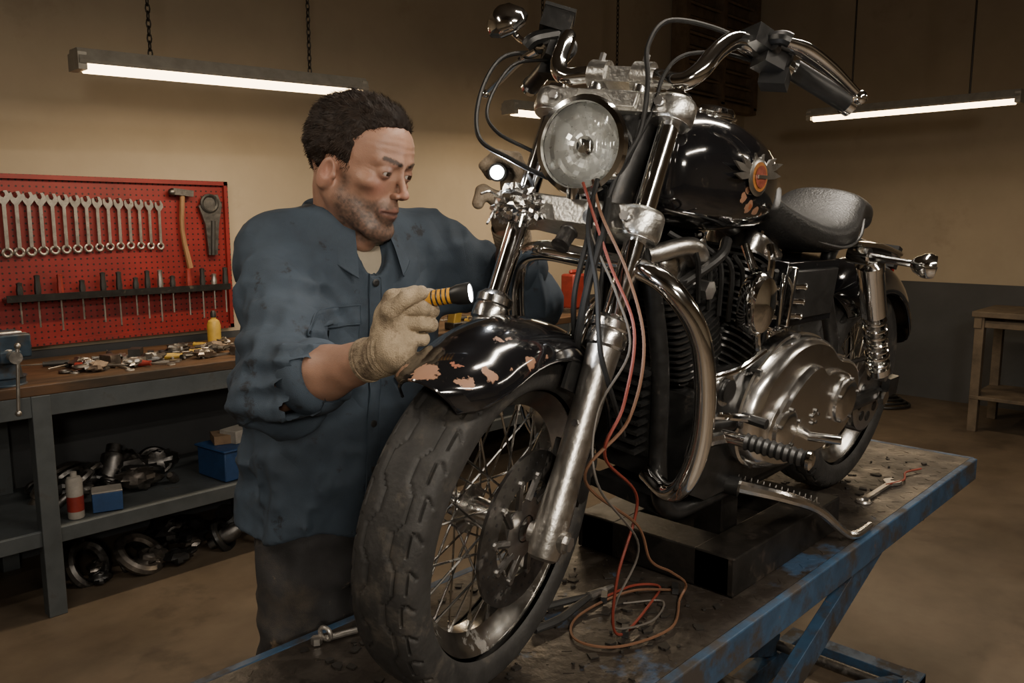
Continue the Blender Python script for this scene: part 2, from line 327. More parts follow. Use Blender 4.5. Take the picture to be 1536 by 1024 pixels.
rag=M('shop_rag',(.20,.15,.11),.9,var=.2); partm=M('machine_part',(.22,.20,.18),.35,.9,var=.4,vs=25)
bluep=M('crate_blue',(.018,.055,.15),.5,var=.2); whitep=M('box_white',(.30,.28,.25),.6,var=.2); cardb=M('cardboard',(.17,.11,.065),.85,var=.2)
def litter(name,x0,x1,y0,y1,z,n,seed):
    rg=np.random.RandomState(seed); mb=MB()
    for i in range(n):
        x=x0+(x1-x0)*rg.rand(); y=y0+(y1-y0)*rg.rand(); a=rg.rand()*6.28; d=np.array([cos(a),sin(a),0]); p=np.array([x,y,z]); m=[tm,partm,dsteel,tg,dsteel,partm,rag,dsteel][rg.randint(8)]; t=rg.randint(7)
        if t==0: wrench(mb,p+np.array([0,0,.001]),(-sin(a),cos(a),0),d,(0,0,1),.16+.06*rg.rand(),1.1)
        elif t==1: mb.lathe([(.006,0),(.013,.005),(.014,.06),(.01,.09),(.012,.10)],p+np.array([0,0,.0145]),d,[tg,tr,ty,tg,tg][rg.randint(5)],n=10); mb.cyl(p+np.array([0,0,.0145])+d*.10,p+np.array([0,0,.0145])+d*.2,.0035,tm,n=6)
        elif t==2: r=.012+.015*rg.rand(); h=.01+.035*rg.rand(); mb.lathe([(r,0),(r,h),(r*.6,h),(r*.6,0.002)],p,(0,0,1),m,n=18)
        elif t==3: s=.02+.03*rg.rand(3); mb.box(p+np.array([0,0,s[2]/2]),(s[0]*1.6,s[1],s[2]),m,rotz(a))
        elif t==4: r=.02+.03*rg.rand(); mb.torus(p+np.array([0,0,.006]),(0,0,1),r,.006,m,n=20,m=8)
        elif t==5: crump(mb,p+np.array([0,0,.022]),(.03+.03*rg.rand(),.03,.02),m,seed+i,.4,14,9)
        else: mb.tube([p+np.array([0,0,.011]),p+d*.05+np.array([.01,0,.011]),p+d*.12+np.array([0,.01,.011])],[.010,.008,.011],m,n=10,spl=3); mb.tube([p+d*.11+np.array([0,0,.011]),p+d*.15+np.array([.02,0,.011])],.005,tm,n=8,spl=0)
    mb.build(name)
litter('bench_tools',1.05,2.3,3.42,3.72,.9005,95,5); litter('bench_tools',3.25,4.15,3.42,3.72,.9005,36,6)
def pile(name,x0,x1,y0,y1,z,n,seed,s=.07,mats=None):
    rg=np.random.RandomState(seed); mb=MB(); mats=mats or [dsteel,blackm,partm,blackp,dsteel,blackm]
    for i in range(n):
        m=mats[rg.randint(len(mats))]; r=s*(.5+rg.rand()); p=np.array([x0+(x1-x0)*rg.rand(),y0+(y1-y0)*rg.rand(),z+r*.6])
        t=rg.randint(4)
        if t==0: mb.torus(p,rg.rand(3)-.5+np.array([0,0,.6]),r*.8,r*.2,m,n=24,m=8)
        elif t==1: mb.lathe([(r*.3,-r),(r*.5,-r*.6),(r*.5,r*.5),(r*.35,r*.6),(r*.35,r)],p+np.array([0,0,r*.1]),rg.rand(3)-.5,m,n=16)
        else: crump(mb,p,(r,r*.8,r*.5),m,seed+i,.35,16,10)
    mb.build(name)
pile('scrap_parts_pile',1.0,1.58,3.46,3.80,.345,24,3); pile('scrap_parts_pile',1.1,2.3,3.40,3.80,.0,26,9,.08); pile('scrap_parts_pile',2.6,3.9,3.46,3.80,.345,22,12)
mb=MB(); mb.box((1.77,3.46,.413),(.26,.22,.135),bluep,rotz(.1)); mb.box((1.77,3.46,.484),(.28,.24,.012),bluep,rotz(.1)); mb.build('storage_crate',bevel=.008)
mb=MB(); mb.box((1.79,3.47,.52),(.13,.10,.058),whitep,rotz(.3)); mb.box((1.72,3.50,.511),(.08,.12,.04),cardb,rotz(-.3)); mb.build('parts_boxes',bevel=.002)
mb=MB(); mb.box((1.165,3.38,.385),(.11,.09,.078),bluep,rotz(-.3)); mb.box((1.165,3.38,.426),(.112,.092,.006),whitep,rotz(-.3)); mb.build('small_box',bevel=.003)
mb=MB(); mb.lathe([(.028,0),(.030,.004),(.030,.15),(.024,.165),(.012,.168),(.012,.185)],(1.04,3.36,.345),(0,0,1),whitep,n=24); mb.lathe([(.0305,.03),(.0305,.09)],(1.04,3.36,.345),(0,0,1),tr,n=24,cap=False); mb.build('spray_can')
mb=MB(); mb.lathe([(.028,0),(.032,.005),(.032,.095),(.026,.115),(.012,.125),(.012,.135)],(1.86,3.80,.9005),(0,0,1),ty,n=24); mb.lathe([(.014,.133),(.014,.155),(.008,.165)],(1.86,3.80,.9005),(0,0,1),blackp,n=16); mb.build('oil_bottle')
mb=MB(); v0=np.array([.84,3.40,.9005]); vm_=M('vise_blue',(.025,.045,.07),.45,.3,var=.3,dirt=[((.04,.03,.02),14,.5,.65,.7)])
mb.cyl(v0,v0+[0,0,.03],.075,vm_); mb.box(v0+[0,0,.07],(.11,.13,.09),vm_,taper=.8); mb.box(v0+[0,.045,.15],(.15,.075,.085),vm_); mb.box(v0+[0,-.085,.15],(.15,.05,.085),vm_); mb.box(v0+[0,-.03,.115],(.07,.20,.045),vm_)
mb.box(v0+[0,.003,.175],(.155,.012,.035),tm); mb.box(v0+[0,-.056,.175],(.155,.012,.035),tm); mb.cyl(v0+[0,-.11,.12],v0+[0,-.19,.12],.016,tm); mb.cyl(v0+[0.01,-.18,.16],v0+[-.005,-.18,-.08],.006,tm,n=10); mb.ell(v0+np.array([.01,-.18,.16]),(.011,)*3,tm); mb.ell(v0+np.array([-.005,-.18,-.08]),(.011,)*3,tm)
mb.build('bench_vise',bevel=.006)
mb=MB(); mb.box((4.40,3.60,1.021),(.17,.12,.24),tr); mb.box((4.40,3.60,1.155),(.12,.03,.03),tr); mb.cyl((4.44,3.60,1.13),(4.47,3.60,1.18),.02,blackp); mb.build('fuel_can',bevel=.015)
mb=MB(); mb.box((3.05,3.36,.956),(.05,.06,.11),ty,roty(.2)); mb.cyl((2.93,3.36,1.03),(3.12,3.36,1.05),.032,ty); mb.cyl((2.86,3.36,1.022),(2.93,3.36,1.03),.018,blackp); mb.box((3.07,3.36,.921),(.12,.08,.04),blackp); mb.build('cordless_drill',bevel=.005)
mb=MB()
for k in range(4): mb.torus((6.9,2.35+.02*k,.014+.022*k),(0.03*k,.02,1),.20-.015*k,.011,blackp,n=40,m=8)
mb.build('air_hose')
# ================================================================== MOTORCYCLE
TZ=.76; ln=.129; yw=.217; rk=.375; ax,ay=.865,.877; Rf=.272
az=TZ+.005+Rf*cos(ln)
def basis(yw,ln,rk):
    F=np.array([-cos(yw),-sin(yw),0]); L=np.array([sin(yw),-cos(yw),0]); U=np.array([0,0,1.])
    U2=U*cos(ln)+L*sin(ln); L2=L*cos(ln)-U*sin(ln)
    return F*cos(rk)+U2*sin(rk),L2,U2*cos(rk)-F*sin(rk)
Ff,Lf,Uf=basis(yw,ln,rk)
TF=(np.stack([Ff,Lf,Uf],1),np.array([ax,ay,az]))
Fb,Lb,Ub=basis(0,ln,0)
TB=(np.stack([-Fb,Lb,Ub],1),np.array([ax,.922,TZ+.006]))
def W(T,p): return tuple(T[0]@np.array(p,float)+T[1])
bike=empty('motorcycle',(1.5,.9,TZ))
cream=(.24,.125,.075)
tankpts=[((.375,.132,.868),.024),((.39,.130,.882),.026),((.41,.128,.892),.026),((.435,.122,.900),.026),((.465,.115,.903),.026),((.495,.112,.900),.022),((.365,.134,.850),.022),((.42,.138,.790),.026),((.445,.136,.776),.028),((.475,.132,.767),.026),((.505,.125,.762),.024),((.43,.139,.802),.02)]
fendpts=[((.275,.06,.185),.045),((.24,.068,.20),.04),((.205,.08,.215),.035),((.165,.086,.235),.035),((.125,.089,.255),.033),((.285,.0,.17),.045),((.28,-.05,.165),.035),((.20,.03,.262),.035),((.18,.045,.268),.030),((.15,.04,.292),.028),((.22,.015,.245),.03),((.09,.06,.31),.022)]
paint=M('black_gloss_paint',(.006,.006,.007),.12,0,var=.2,rvar=.05,coat=1.,
  spots=[([(W(TF,p),r) for p,r in fendpts]+[(W(TB,p),r) for p,r in tankpts],cream,1.0,34),([(W(TF,(.21,.03,.255)),.03),(W(TF,(.27,.03,.20)),.03),(W(TF,(.24,.065,.205)),.025),(W(TB,(.39,.130,.878)),.024),(W(TB,(.45,.136,.775)),.02)],(.22,.065,.025),1.0,40)],
  dirt=[((.05,.04,.03),30,.62,.8,.5),((.16,.14,.12),90,.68,.74,.6)])
def tyre(mb,c,T_R,half,Rr,mat,N=760,Mx=60,rep=17,depth=.0045):
    th=np.arange(N)*2*pi/N; ph=np.linspace(-radians(128),radians(128),Mx)
    hh=(T_R-Rr)/2*1.02; Rm=T_R-hh*1.0
    S=half*np.sign(np.sin(ph))*np.abs(np.sin(ph))**.75; Rr_=Rm+hh*np.sign(np.cos(ph))*np.abs(np.cos(ph))**.62
    TH,PH=np.meshgrid(th,ph,indexing='ij'); a=PH/radians(74); k=TH*rep/(2*pi)
    tri=np.abs((k%1)*2-1)*2-1
    g=np.zeros_like(TH); sq=np.clip(tri*2.6,-1,1)
    for off in(-.24,.24): g=np.maximum(g,np.clip(1.5-np.abs(a-off-.09*sq)/.032,0,1))
    for off in(-.62,.62): g=np.maximum(g,np.clip(1.5-np.abs(a-off-.07*sq)/.026,0,1)*(((k*2+.25)%1)<.72))
    sl=((k*2+.8*np.abs(a)+(a>0)*.5)%1); g=np.maximum(g,np.clip(1.5-np.abs(sl-.5)/.06,0,1)*(np.abs(a)>.70)*(np.abs(a)<.98))
    g=g*(np.abs(a)<.98); dep=g*depth
    side=(np.abs(a)>1.04)*(np.abs(a)<1.09)*.0012
    R=Rr_[None,:]-dep*np.maximum(np.cos(PH),.3)-side; SS=S[None,:]-np.sign(S)[None,:]*dep*np.abs(np.sin(PH))*.8
    mb.grid(np.stack([c[0]+R*np.cos(TH),c[1]+SS,c[2]+R*np.sin(TH)],-1),mat,cu=True)
def wheel(T,c,T_R,Rr,half,name,nsp=40):
    e=bike; c=np.array(c,float)
    mb=MB(); tyre(mb,c,T_R,half,Rr,rubber); mb.build(name+'_tyre',e,T,autos=50)
    mb=MB(); w=half*.72
    prof=[(Rr+.004,-w),(Rr+.006,-w+.004),(Rr-.004,-w+.012),(Rr-.012,-w*.5),(Rr-.024,-w*.3),(Rr-.024,w*.3),(Rr-.012,w*.5),(Rr-.004,w-.012),(Rr+.006,w-.004),(Rr+.004,w)]
    mb.lathe(prof,c,(0,1,0),rimm,n=96,cap=False)
    mb.lathe([(.012,-.07),(.02,-.068),(.022,-.045),(.040,-.043),(.040,-.036),(.024,-.03),(.022,0),(.024,.03),(.040,.036),(.040,.043),(.022,.045),(.02,.068),(.012,.07)],c,(0,1,0),chrome_w,n=32)
    for i in range(nsp):
        a=i*2*pi/nsp; sd=1 if i%2 else -1; tw=(.55 if (i//2)%2 else -.55)
        p0=c+np.array([.037*cos(a+tw*2.2),sd*.039,.037*sin(a+tw*2.2)]); p1=c+np.array([(Rr-.02)*cos(a),sd*.008,(Rr-.02)*sin(a)])
        mb.cyl(p0,p1,.0020,rimm,n=6); q=p1+(p0-p1)*.08; mb.cyl(p1,q,.0035,chrome_w,n=6)
    mb.build(name+'_rim',e,T)
wheel(TF,(0,0,0),Rf,.206,.056,'front')
wheel(TB,(1.35,0,.285),.285,.205,.066,'rear')
mb=MB(); s0=.060
mb.lathe([(.078,s0),(.124,s0),(.124,s0+.005),(.078,s0+.005),(.078,s0)],(0,0,0),(0,1,0),dsteel,n=80,cap=False)
mb.lathe([(.022,s0+.002),(.045,s0+.001),(.05,s0+.006),(.022,s0+.008)],(0,0,0),(0,1,0),steel,n=40,cap=False)
for i in range(10):
    a=i*2*pi/10; mb.tube([(.045*cos(a),s0+.004,.045*sin(a)),(.082*cos(a+.25),s0+.004,.082*sin(a+.25))],.006,dsteel,n=6,spl=0)
    mb.cyl((.083*cos(a+.25),s0+.001,.083*sin(a+.25)),(.083*cos(a+.25),s0+.008,.083*sin(a+.25)),.006,steel,n=8)
for i in range(60):
    a=i*2*pi/60; r=.092+.011*(i%3); mb.cyl((r*cos(a),s0+.0052,r*sin(a)),(r*cos(a),s0+.0056,r*sin(a)),.0028,blackp,n=8)
mb.build('front_brake_disc',bike,TF)
hs=.108
mb=MB()
for s in(hs,-hs):
    mb.cyl((0,s,.32),(0,s,.70),.0175,chrome,n=28)
    mb.lathe([(.018,-.035),(.024,-.03),(.027,-.01),(.026,.05),(.0235,.10),(.0235,.22),(.027,.30),(.0275,.318)],(0,s,0),(0,0,1),slider,n=32)
    mb.lathe([(.0275,.300),(.032,.304),(.032,.322),(.029,.328),(.0315,.331),(.0315,.343),(.022,.352),(.018,.353)],(0,s,0),(0,0,1),chrome_w,n=32)
    sg=1 if s>0 else -1
    mb.cyl((0,s-sg*.03,0),(0,s+sg*.03,0),.017,slider); mb.cyl((0,s+sg*.03,0),(0,s+sg*.038,0),.012,steel,n=6)
    mb.box((-.022,s,-.005),(.02,.03,.04),slider); mb.box((-.03,s-sg*.005,.13),(.02,.02,.05),slider); mb.cyl((.0,s,.235),(-.04,s-sg*.035,.245),.010,slider,n=12)
    mb.cyl((.028,s,.175),(.0,s,.175),.006,dsteel,n=6)
    mb.lathe([(.026,.715),(.026,.722),(.021,.730),(.012,.732)],(0,s,0),(0,0,1),chrome,n=6)
mb.build('fork_legs',bike,TF)
mb=MB()
def clamp(z,t,sw,m,F0=-.0):
    mb.extr([(.034,-sw),(.030,-.05),(.030,.05),(.034,sw),(-.030,sw),(-.05,.04),(-.05,-.04),(-.030,-sw)],(F0,0,z),(1,0,0),(0,1,0),(0,0,1),m,t)
    for s in(hs,-hs):
        mb.lathe([(.030,-.004),(.034,0),(.036,.006),(.036,t-.006),(.034,t),(.030,t+.003)],(0,s,z),(0,0,1),m,n=32)
        mb.box((-.04,s,z+t/2),(.03,.022,t*.8),m); mb.cyl((.036,s*.88,z+t/2),(.042,s*.88,z+t/2),.006,steel,n=6)
clamp(.680,.034,.11,alu); clamp(.482,.042,.11,alu)
mb.box((.030,0,.70),(.012,.11,.028),alu)
mb.cyl((-.0,0,.52),(-.0,0,.68),.026,blackm); mb.cyl((-.02,0,.71),(-.02,0,.726),.018,chrome,n=6)
mb.cyl((.02,.0,.47),(.035,.0,.44),.014,dsteel,n=12); mb.cyl((.035,.045,.5),(.055,.045,.488),.01,dsteel,n=12)
mb.build('triple_clamps',bike,TF,bevel=.002)
mb=MB(); crump(mb,(.032,-.100,.500),(.028,.036,.027),chrome_w,3,.35); crump(mb,(.045,-.070,.490),(.022,.026,.020),chrome_w,8,.45); crump(mb,(.03,-.128,.492),(.018,.020,.022),alu,5,.45)
for i in range(10):
    a=rng.rand(3)-.5; p=np.array([.045,-.095,.495])+a*np.array([.03,.07,.05]); mb.tube([p,p+(rng.rand(3)-.5)*.03,p+(rng.rand(3)-.5)*.04+np.array([.01,0,-.01])],.0022,chrome_w,n=5,spl=3)
mb.build('crumpled_light_housing',bike,TF,autos=12)
hax=np.array([cos(.34),0,-sin(.34)]); hc=np.array([.055,0,.603])
mb=MB()
mb.lathe([(.012,-.095),(.040,-.09),(.062,-.06),(.070,-.02),(.071,0),(.077,.002),(.080,.010),(.077,.018),(.069,.020),(.067,.014)],hc,hax,chrome,n=56,cap=False)
refl=M('headlight_reflector',(.95,.95,.93),.30,.55,var=.04,vs=45,rvar=.10,spec=.8)
hu,hw_,_=frame(hax); NR,NA=9,26; rf=np.random.RandomState(4); GR=np.zeros((NR,NA,3)); rr_=np.linspace(.067,.014,NR)
for i in range(NR):
    for j_ in range(NA):
        t=j_*2*pi/NA+.08*(rf.rand()-.5); dep=.012-.030*(1-(rr_[i]/.067)**2)+(.006*(rf.rand()-.5) if 0<i<NR-1 else 0); GR[i,j_]=hc+hax*dep+rr_[i]*(cos(t)*hu+sin(t)*hw_)
mb.grid(GR,refl,cv=True,cap1=True)
mb.lathe([(.001,-.014),(.015,-.012),(.017,.0),(.011,.007),(.001,.009)],hc,hax,chrome,n=20)
gl=bpy.data.materials.new('headlight_glass'); gl.use_nodes=True; nt=gl.node_tree; nt.nodes.clear(); o_=_n(nt,'ShaderNodeOutputMaterial'); t_=_n(nt,'ShaderNodeBsdfTransparent'); t_.inputs[0].default_value=(.98,.99,.98,1); g_=_n(nt,'ShaderNodeBsdfGlossy'); g_.inputs['Roughness'].default_value=.06; fr=_n(nt,'ShaderNodeFresnel'); fr.inputs[0].default_value=1.6; mx=_n(nt,'ShaderNodeMixShader')
wv=_n(nt,'ShaderNodeTexWave'); wv.inputs['Scale'].default_value=30; wv.inputs['Distortion'].default_value=.4; tc=_n(nt,'ShaderNodeTexCoord'); nt.links.new(tc.outputs['Object'],wv.inputs['Vector']); wv.bands_direction='Y'
bp=_n(nt,'ShaderNodeBump'); bp.inputs['Strength'].default_value=.6; bp.inputs['Distance'].default_value=.003; nt.links.new(wv.outputs['Fac'],bp.inputs['Height']); nt.links.new(bp.outputs[0],g_.inputs['Normal'])
nt.links.new(fr.outputs[0],mx.inputs[0]); nt.links.new(t_.outputs[0],mx.inputs[1]); nt.links.new(g_.outputs[0],mx.inputs[2]); nt.links.new(mx.outputs[0],o_.inputs[0])
mb.lathe([(.068,.014),(.064,.022),(.045,.029),(.02,.032),(.0005,.033)],hc,hax,gl,n=48,cap=False)
mb.cyl(hc+np.array([-.02,0,-.08]),hc+np.array([-.01,0,-.065]),.014,chrome)
mb.build('headlight',bike,TF,autos=9)
mb=MB()
for s in(.04,-.04):
    mb.lathe([(.020,.70),(.016,.715),(.015,.745),(.018,.75)],(.0,s,0),(0,0,1),chrome_w,n=20); mb.cyl((.0,s-.016,.757),(.0,s+.016,.757),.025,alu,n=24)
    mb.cyl((.012,s,.775),(.012,s,.79),.006,steel,n=6)
mb.box((.0,0,.752),(.035,.08,.028),alu)
hp=[(0,.0,.757),(0,.06,.757),(.0,.105,.752),(-.005,.130,.775),(-.025,.143,.825),(-.05,.158,.858),(-.085,.180,.868),(-.12,.205,.866),(-.22,.31,.852)]
mb.tube([(a,-b,c) for a,b,c in hp[::-1]]+hp[1:],.0155,chrome,n=16,spl=7)
mb.build('handlebar',bike,TF)
mb=MB()
g0=np.array([-.145,.235,.864]); g1=np.array([-.225,.318,.851])
for sg in(1,-1):
    q0=g0*[1,sg,1]; q1=g1*[1,sg,1]; d=nrm(q1-q0)
    mb.tube([q0,q0*.5+q1*.5,q1],[.018,.0175,.018],blackp,n=18,spl=4); mb.cyl(q1,q1+d*.012,.0205,chrome)
    h=np.array([-.115,.205*sg,.868])
    mb.lathe([(.020,-.026),(.026,-.022),(.027,.02),(.022,.026)],h,d,blackm,n=20)
    mb.box(h+np.array([.015,0,-.014]),(.04,.042,.034),blackp,rotz(-.7*sg)); mb.box(h+np.array([-.01,0.01*sg,-.035]),(.03,.045,.03),blackp)
    mb.cyl(h+np.array([.03,.012*sg,-.005]),h+np.array([.045,.01*sg,-.005]),.008,dsteel)
mb.box((-.085,-.213,.905),(.050,.058,.042),blackm,rotz(.5)); mb.box((-.085,-.213,.928),(.053,.061,.007),blackp,rotz(.5)); mb.tube([(-.085,-.20,.885),(-.065,-.235,.862),(-.065,-.25,.845)],.014,blackm,n=10,spl=4)
mb.box((-.075,.185,.872),(.045,.05,.033),blackm,rotz(-.6)); mb.tube([(-.08,.19,.876),(-.065,.225,.874),(-.07,.24,.872)],.012,blackm,n=10,spl=4)
mb.build('hand_controls',bike,TF,bevel=.003)
mb=MB()
mb.tube([(-.065,-.225,.835),(-.07,-.26,.815),(-.09,-.30,.79),(-.105,-.335,.765)],[.010,.009,.008,.007],chrome,n=10,spl=5,flat=.6); mb.ell((-.105,-.337,.763),(.009,.009,.009),chrome)
mb.tube([(-.075,.225,.872),(-.10,.26,.872),(-.135,.30,.860),(-.17,.345,.836)],[.014,.019,.016,.010],chrome,n=14,spl=5,flat=.6); mb.ell((-.172,.349,.833),(.012,.012,.012),chrome)
mb.build('levers',bike,TF)
mb=MB(); mc=np.array([-.10,-.335,.915]); mdir=nrm([.80,-.15,.35])
mb.lathe([(.044,-.008),(.052,-.005),(.054,.0),(.049,.015),(.032,.030),(.010,.038),(.001,.0385)],mc,mdir,chrome,n=9,sx=.85,sy=.8)
mb.lathe([(.0,-.0082),(.046,-.0085)],mc,mdir,blackp,n=9,sx=.85,sy=.8); mb.tube([mc+np.array([.0,.02,-.02]),(-.09,-.28,.872),(-.095,-.245,.866),(-.105,-.215,.872)],.006,chrome,n=8,spl=5)
mb.build('mirror',bike,TF)
mb=MB()
mb.tube([(-.09,-.23,.85),(-.03,-.27,.80),(.02,-.255,.70),(.06,-.20,.60),(.05,-.13,.57),(.03,-.05,.55),(-.02,-.01,.56)],.0042,cablem,n=8,spl=10)
mb.tube([(-.10,-.215,.84),(-.04,-.25,.79),(.015,-.235,.68),(.04,-.18,.62),(-.01,-.10,.60),(-.04,-.05,.55)],.0033,cablem,n=8,spl=10)
mb.tube([(-.10,.19,.86),(-.05,.13,.875),(.01,.06,.855),(.040,.050,.79),(.045,.072,.72),(.04,.080,.64),(.045,.065,.56),(.03,.055,.42),(.0,.06,.36)],.0042,cablem,n=8,spl=10)
mb.tube([(-.11,.18,.855),(-.06,.14,.84),(.0,.10,.80),(.025,.085,.75),(.03,.085,.68),(.01,.06,.60),(-.03,.05,.55)],.0033,cablem,n=8,spl=10)
mb.tube([(.03,.05,.56),(.055,.075,.47),(.05,.075,.38),(.02,.07,.30),(-.03,.06,.25)],.0065,cablem,n=8,spl=8)
mb.tube([(.04,.03,.55),(.06,.055,.46),(.055,.06,.36),(-.01,.06,.28)],.0045,cablem,n=8,spl=8)
mb.build('control_cables',bike,TF)
def fender(T,c,R,half,a0,a1,skirt,mat,name,flare=0.):
    N,Mx=48,25; a=np.linspace(radians(a0),radians(a1),N); t=np.linspace(-1,1,Mx); c=np.array(c,float)
    A,TT=np.meshgrid(a,t,indexing='ij'); u=np.linspace(0,1,N)[:,None]
    endr=np.minimum(1,np.sqrt(np.clip(1-(1-np.clip(u/.10,0,1))**2,.0,1))*.45+.55)*np.minimum(1,np.sqrt(np.clip(1-(1-np.clip((1-u)/.10,0,1))**2,0,1))*.3+.7)
    ang=TT*radians(88); S=half*np.sin(ang)*endr+0*A; drop=(1-np.cos(ang)**.9)*skirt
    Rr=R-drop+flare*np.clip((.15-u)/.15,0,1)*.02
    outs=[]
    for k,off in((0,0),(1,-.004)):
        rr=Rr+off; outs.append(np.stack([c[0]+rr*np.cos(A),c[1]+S*(1+off*8),c[2]+rr*np.sin(A)],-1))
    mb=MB(); mb.grid(outs[0],mat); mb.grid(outs[1][:, ::-1],blackm)
    edge=np.concatenate([outs[0][:,0],outs[0][-1,:],outs[0][::-1,-1],outs[0][0,::-1]]); mb.tube(edge[::2],.0022,mat,n=6,spl=0,closed=True)
    mb.build(name,bike,T)
fender(TF,(0,0,0),.318,.082,28,148,.052,paint,'front_fender',flare=1.)
mb=MB()
for s in(.08,-.08):
    mb.box((0,s,.245),(.09,.006,.05),blackm); mb.cyl((-.02,s*.95,.24),(-.02,s*1.2,.24),.009,steel,n=8)
mb.build('front_fender_bracket',bike,TF)
fender(TB,(1.35,0,.285),.355,.095,22,128,.085,paint,'rear_fender')
def loft(mb,secs,mat,n=40,ns=30,ex=2.6):
    S=np.array(secs,float); X=np.linspace(0,1,ns); Pm=crom(S,12); tt=np.linspace(0,1,len(Pm)); Q=np.stack([np.interp(X,tt,Pm[:,k]) for k in range(S.shape[1])],1)
    an=np.arange(n)*2*pi/n; G=np.zeros((ns,n,3))
    for i,(x,s0,zc,w,ht,hb) in enumerate(Q):
        c_,s_=np.cos(an),np.sin(an); yy=np.sign(c_)*np.abs(c_)**(2/ex)*max(w,.001); zz=np.where(s_>0,np.abs(s_)**(2/ex)*max(ht,.001),-np.abs(s_)**(2/(ex+1))*max(hb,.001))
        G[i,:,0]=x;G[i,:,1]=s0+yy;G[i,:,2]=zc+zz
    mb.grid(G,mat,cv=True,cap0=True,cap1=True)
mb=MB(); loft(mb,[(.285,0,.82,.02,.02,.02),(.291,0,.82,.065,.05,.05),(.315,0,.82,.098,.082,.075),(.37,0,.82,.124,.105,.090),(.44,0,.815,.138,.112,.095),(.53,0,.805,.132,.108,.083),(.61,0,.79,.108,.095,.063),(.68,0,.775,.078,.075,.038),(.715,0,.765,.045,.045,.02),(.722,0,.765,.01,.01,.01)],paint,n=56,ns=50,ex=2.35)
mb.build('fuel_tank',bike,TB)
mb=MB(); mb.lathe([(.032,.0),(.034,.004),(.034,.010),(.028,.017),(.01,.019),(.001,.019)],(.46,.035,.922),(0,.15,1),chrome,n=32); mb.torus((.46,.035,.924),(0,.15,1),.036,.003,chrome)
mb.lathe([(.045,.0),(.047,.01),(.040,.02),(.035,.021)],(.40,-.02,.918),(-.1,0,1),chrome,n=32); mb.lathe([(.036,.0),(.001,.0215)],(.40,-.02,.918+.0),(-.1,0,1),blackp,n=24)
mb.build('tank_caps',bike,TB)
emb=M('tank_emblem_red',(.20,.05,.03),.4,.2,var=.4,vs=90); embo=M('tank_emblem_orange',(.30,.12,.03),.4,.2,var=.3,vs=90)
mb=MB(); ec=np.array([.450,.1385,.826]); en=nrm([-.02,1,.10])
mb.lathe([(.030,0),(.033,.003),(.028,.006),(.001,.008)],ec,en,silverp,n=28); mb.lathe([(.025,.0065),(.001,.009)],ec,en,embo,n=24); mb.lathe([(.019,.0085),(.001,.0105)],ec,en,emb,n=24); mb.box(ec+en*.0105,(.030,.003,.006),silverp)
for k,(a,l) in enumerate([(2.62,.068),(2.85,.085),(3.10,.078),(.52,.068),(.29,.088),(.04,.080),(1.9,.042),(1.2,.042)]):
    d=np.array([cos(a),-.05*cos(a),sin(a)]); d=nrm(d-en*(d@en)); w2=np.cross(en,d)
    mb.extr([(.025,-.004),(l*.7,-.008),(l,.0),(l*.7,.004),(.025,.005)],ec,d,w2,en,silverp,.004)
mb.build('tank_emblem',bike,TB)
mb=MB(); loft(mb,[(.690,0,.775,.02,.02,.02),(.70,0,.772,.055,.035,.03),(.75,0,.745,.085,.035,.04),(.82,0,.722,.115,.035,.045),(.90,0,.715,.128,.036,.045),(.97,0,.725,.128,.042,.05),(1.03,0,.750,.112,.045,.055),(1.07,0,.772,.10,.04,.05),(1.14,0,.768,.088,.032,.04),(1.20,0,.755,.07,.028,.04),(1.235,0,.745,.05,.02,.03),(1.245,0,.743,.01,.01,.01)],leather,n=44,ns=60,ex=2.4)
mb.tube([(.71,.052,.752),(.77,.085,.722),(.84,.116,.70),(.92,.13,.695),(1.0,.124,.715),(1.06,.103,.75)],.004,leather,n=6)
mb.tube([(1.035,.105,.765),(1.045,.06,.793),(1.05,0,.798),(1.045,-.06,.793),(1.035,-.105,.765)],.004,leather,n=6)
mb.build('seat',bike,TB)
mb=MB()
for sg in(1,-1):
    mb.tube([(.27,.0,.80),(.30,.03*sg,.70),(.335,.07*sg,.50),(.355,.085*sg,.30),(.40,.09*sg,.205),(.55,.09*sg,.19),(.95,.09*sg,.20),(1.05,.10*sg,.28),(1.02,.10*sg,.45),(.93,.09*sg,.62),(.98,.09*sg,.70),(1.25,.10*sg,.66)],.0165,blackm,n=12,spl=6)
    mb.tube([(1.0,.10*sg,.29),(1.2,.105*sg,.285),(1.38,.105*sg,.285)],[.022,.02,.018],blackm,n=10,spl=4)
    mb.tube([(.98,.118*sg,.70),(1.15,.112*sg,.69),(1.32,.106*sg,.665)],.014,chrome,n=10,spl=4,flat=.6)
mb.tube([(.26,0,.84),(.5,0,.76),(.95,0,.66)],.022,blackm,n=12,spl=6); mb.cyl((.225,0,.74),(.285,0,.90),.034,blackm)
mb.box((.31,0,.66),(.07,.05,.10),blackm,roty(-.3))
mb.cyl((1.35,-.13,.285),(1.35,.135,.285),.012,steel); mb.cyl((1.35,.125,.285),(1.35,.14,.285),.020,chrome,n=6)
mb.box((.62,0,.205),(.45,.16,.03),blackm)
mb.build('frame',bike,TB)
mb=MB()
for i in range(9): mb.box((.335-.012,.0,.33+i*.018),(.04,.13,.006),finm,roty(-.1))
mb.box((.345,0,.40),(.02,.14,.17),blackm,roty(-.1)); mb.build('regulator',bike,TB)
def rsq(hx,hy,n=36,ex=4.5):
    a=np.arange(n)*2*pi/n; return np.stack([np.sign(np.cos(a))*np.abs(np.cos(a))**(2/ex)*hx,np.sign(np.sin(a))*np.abs(np.sin(a))**(2/ex)*hy],1)
mb=MB(); cc=np.array([.555,0,.31])
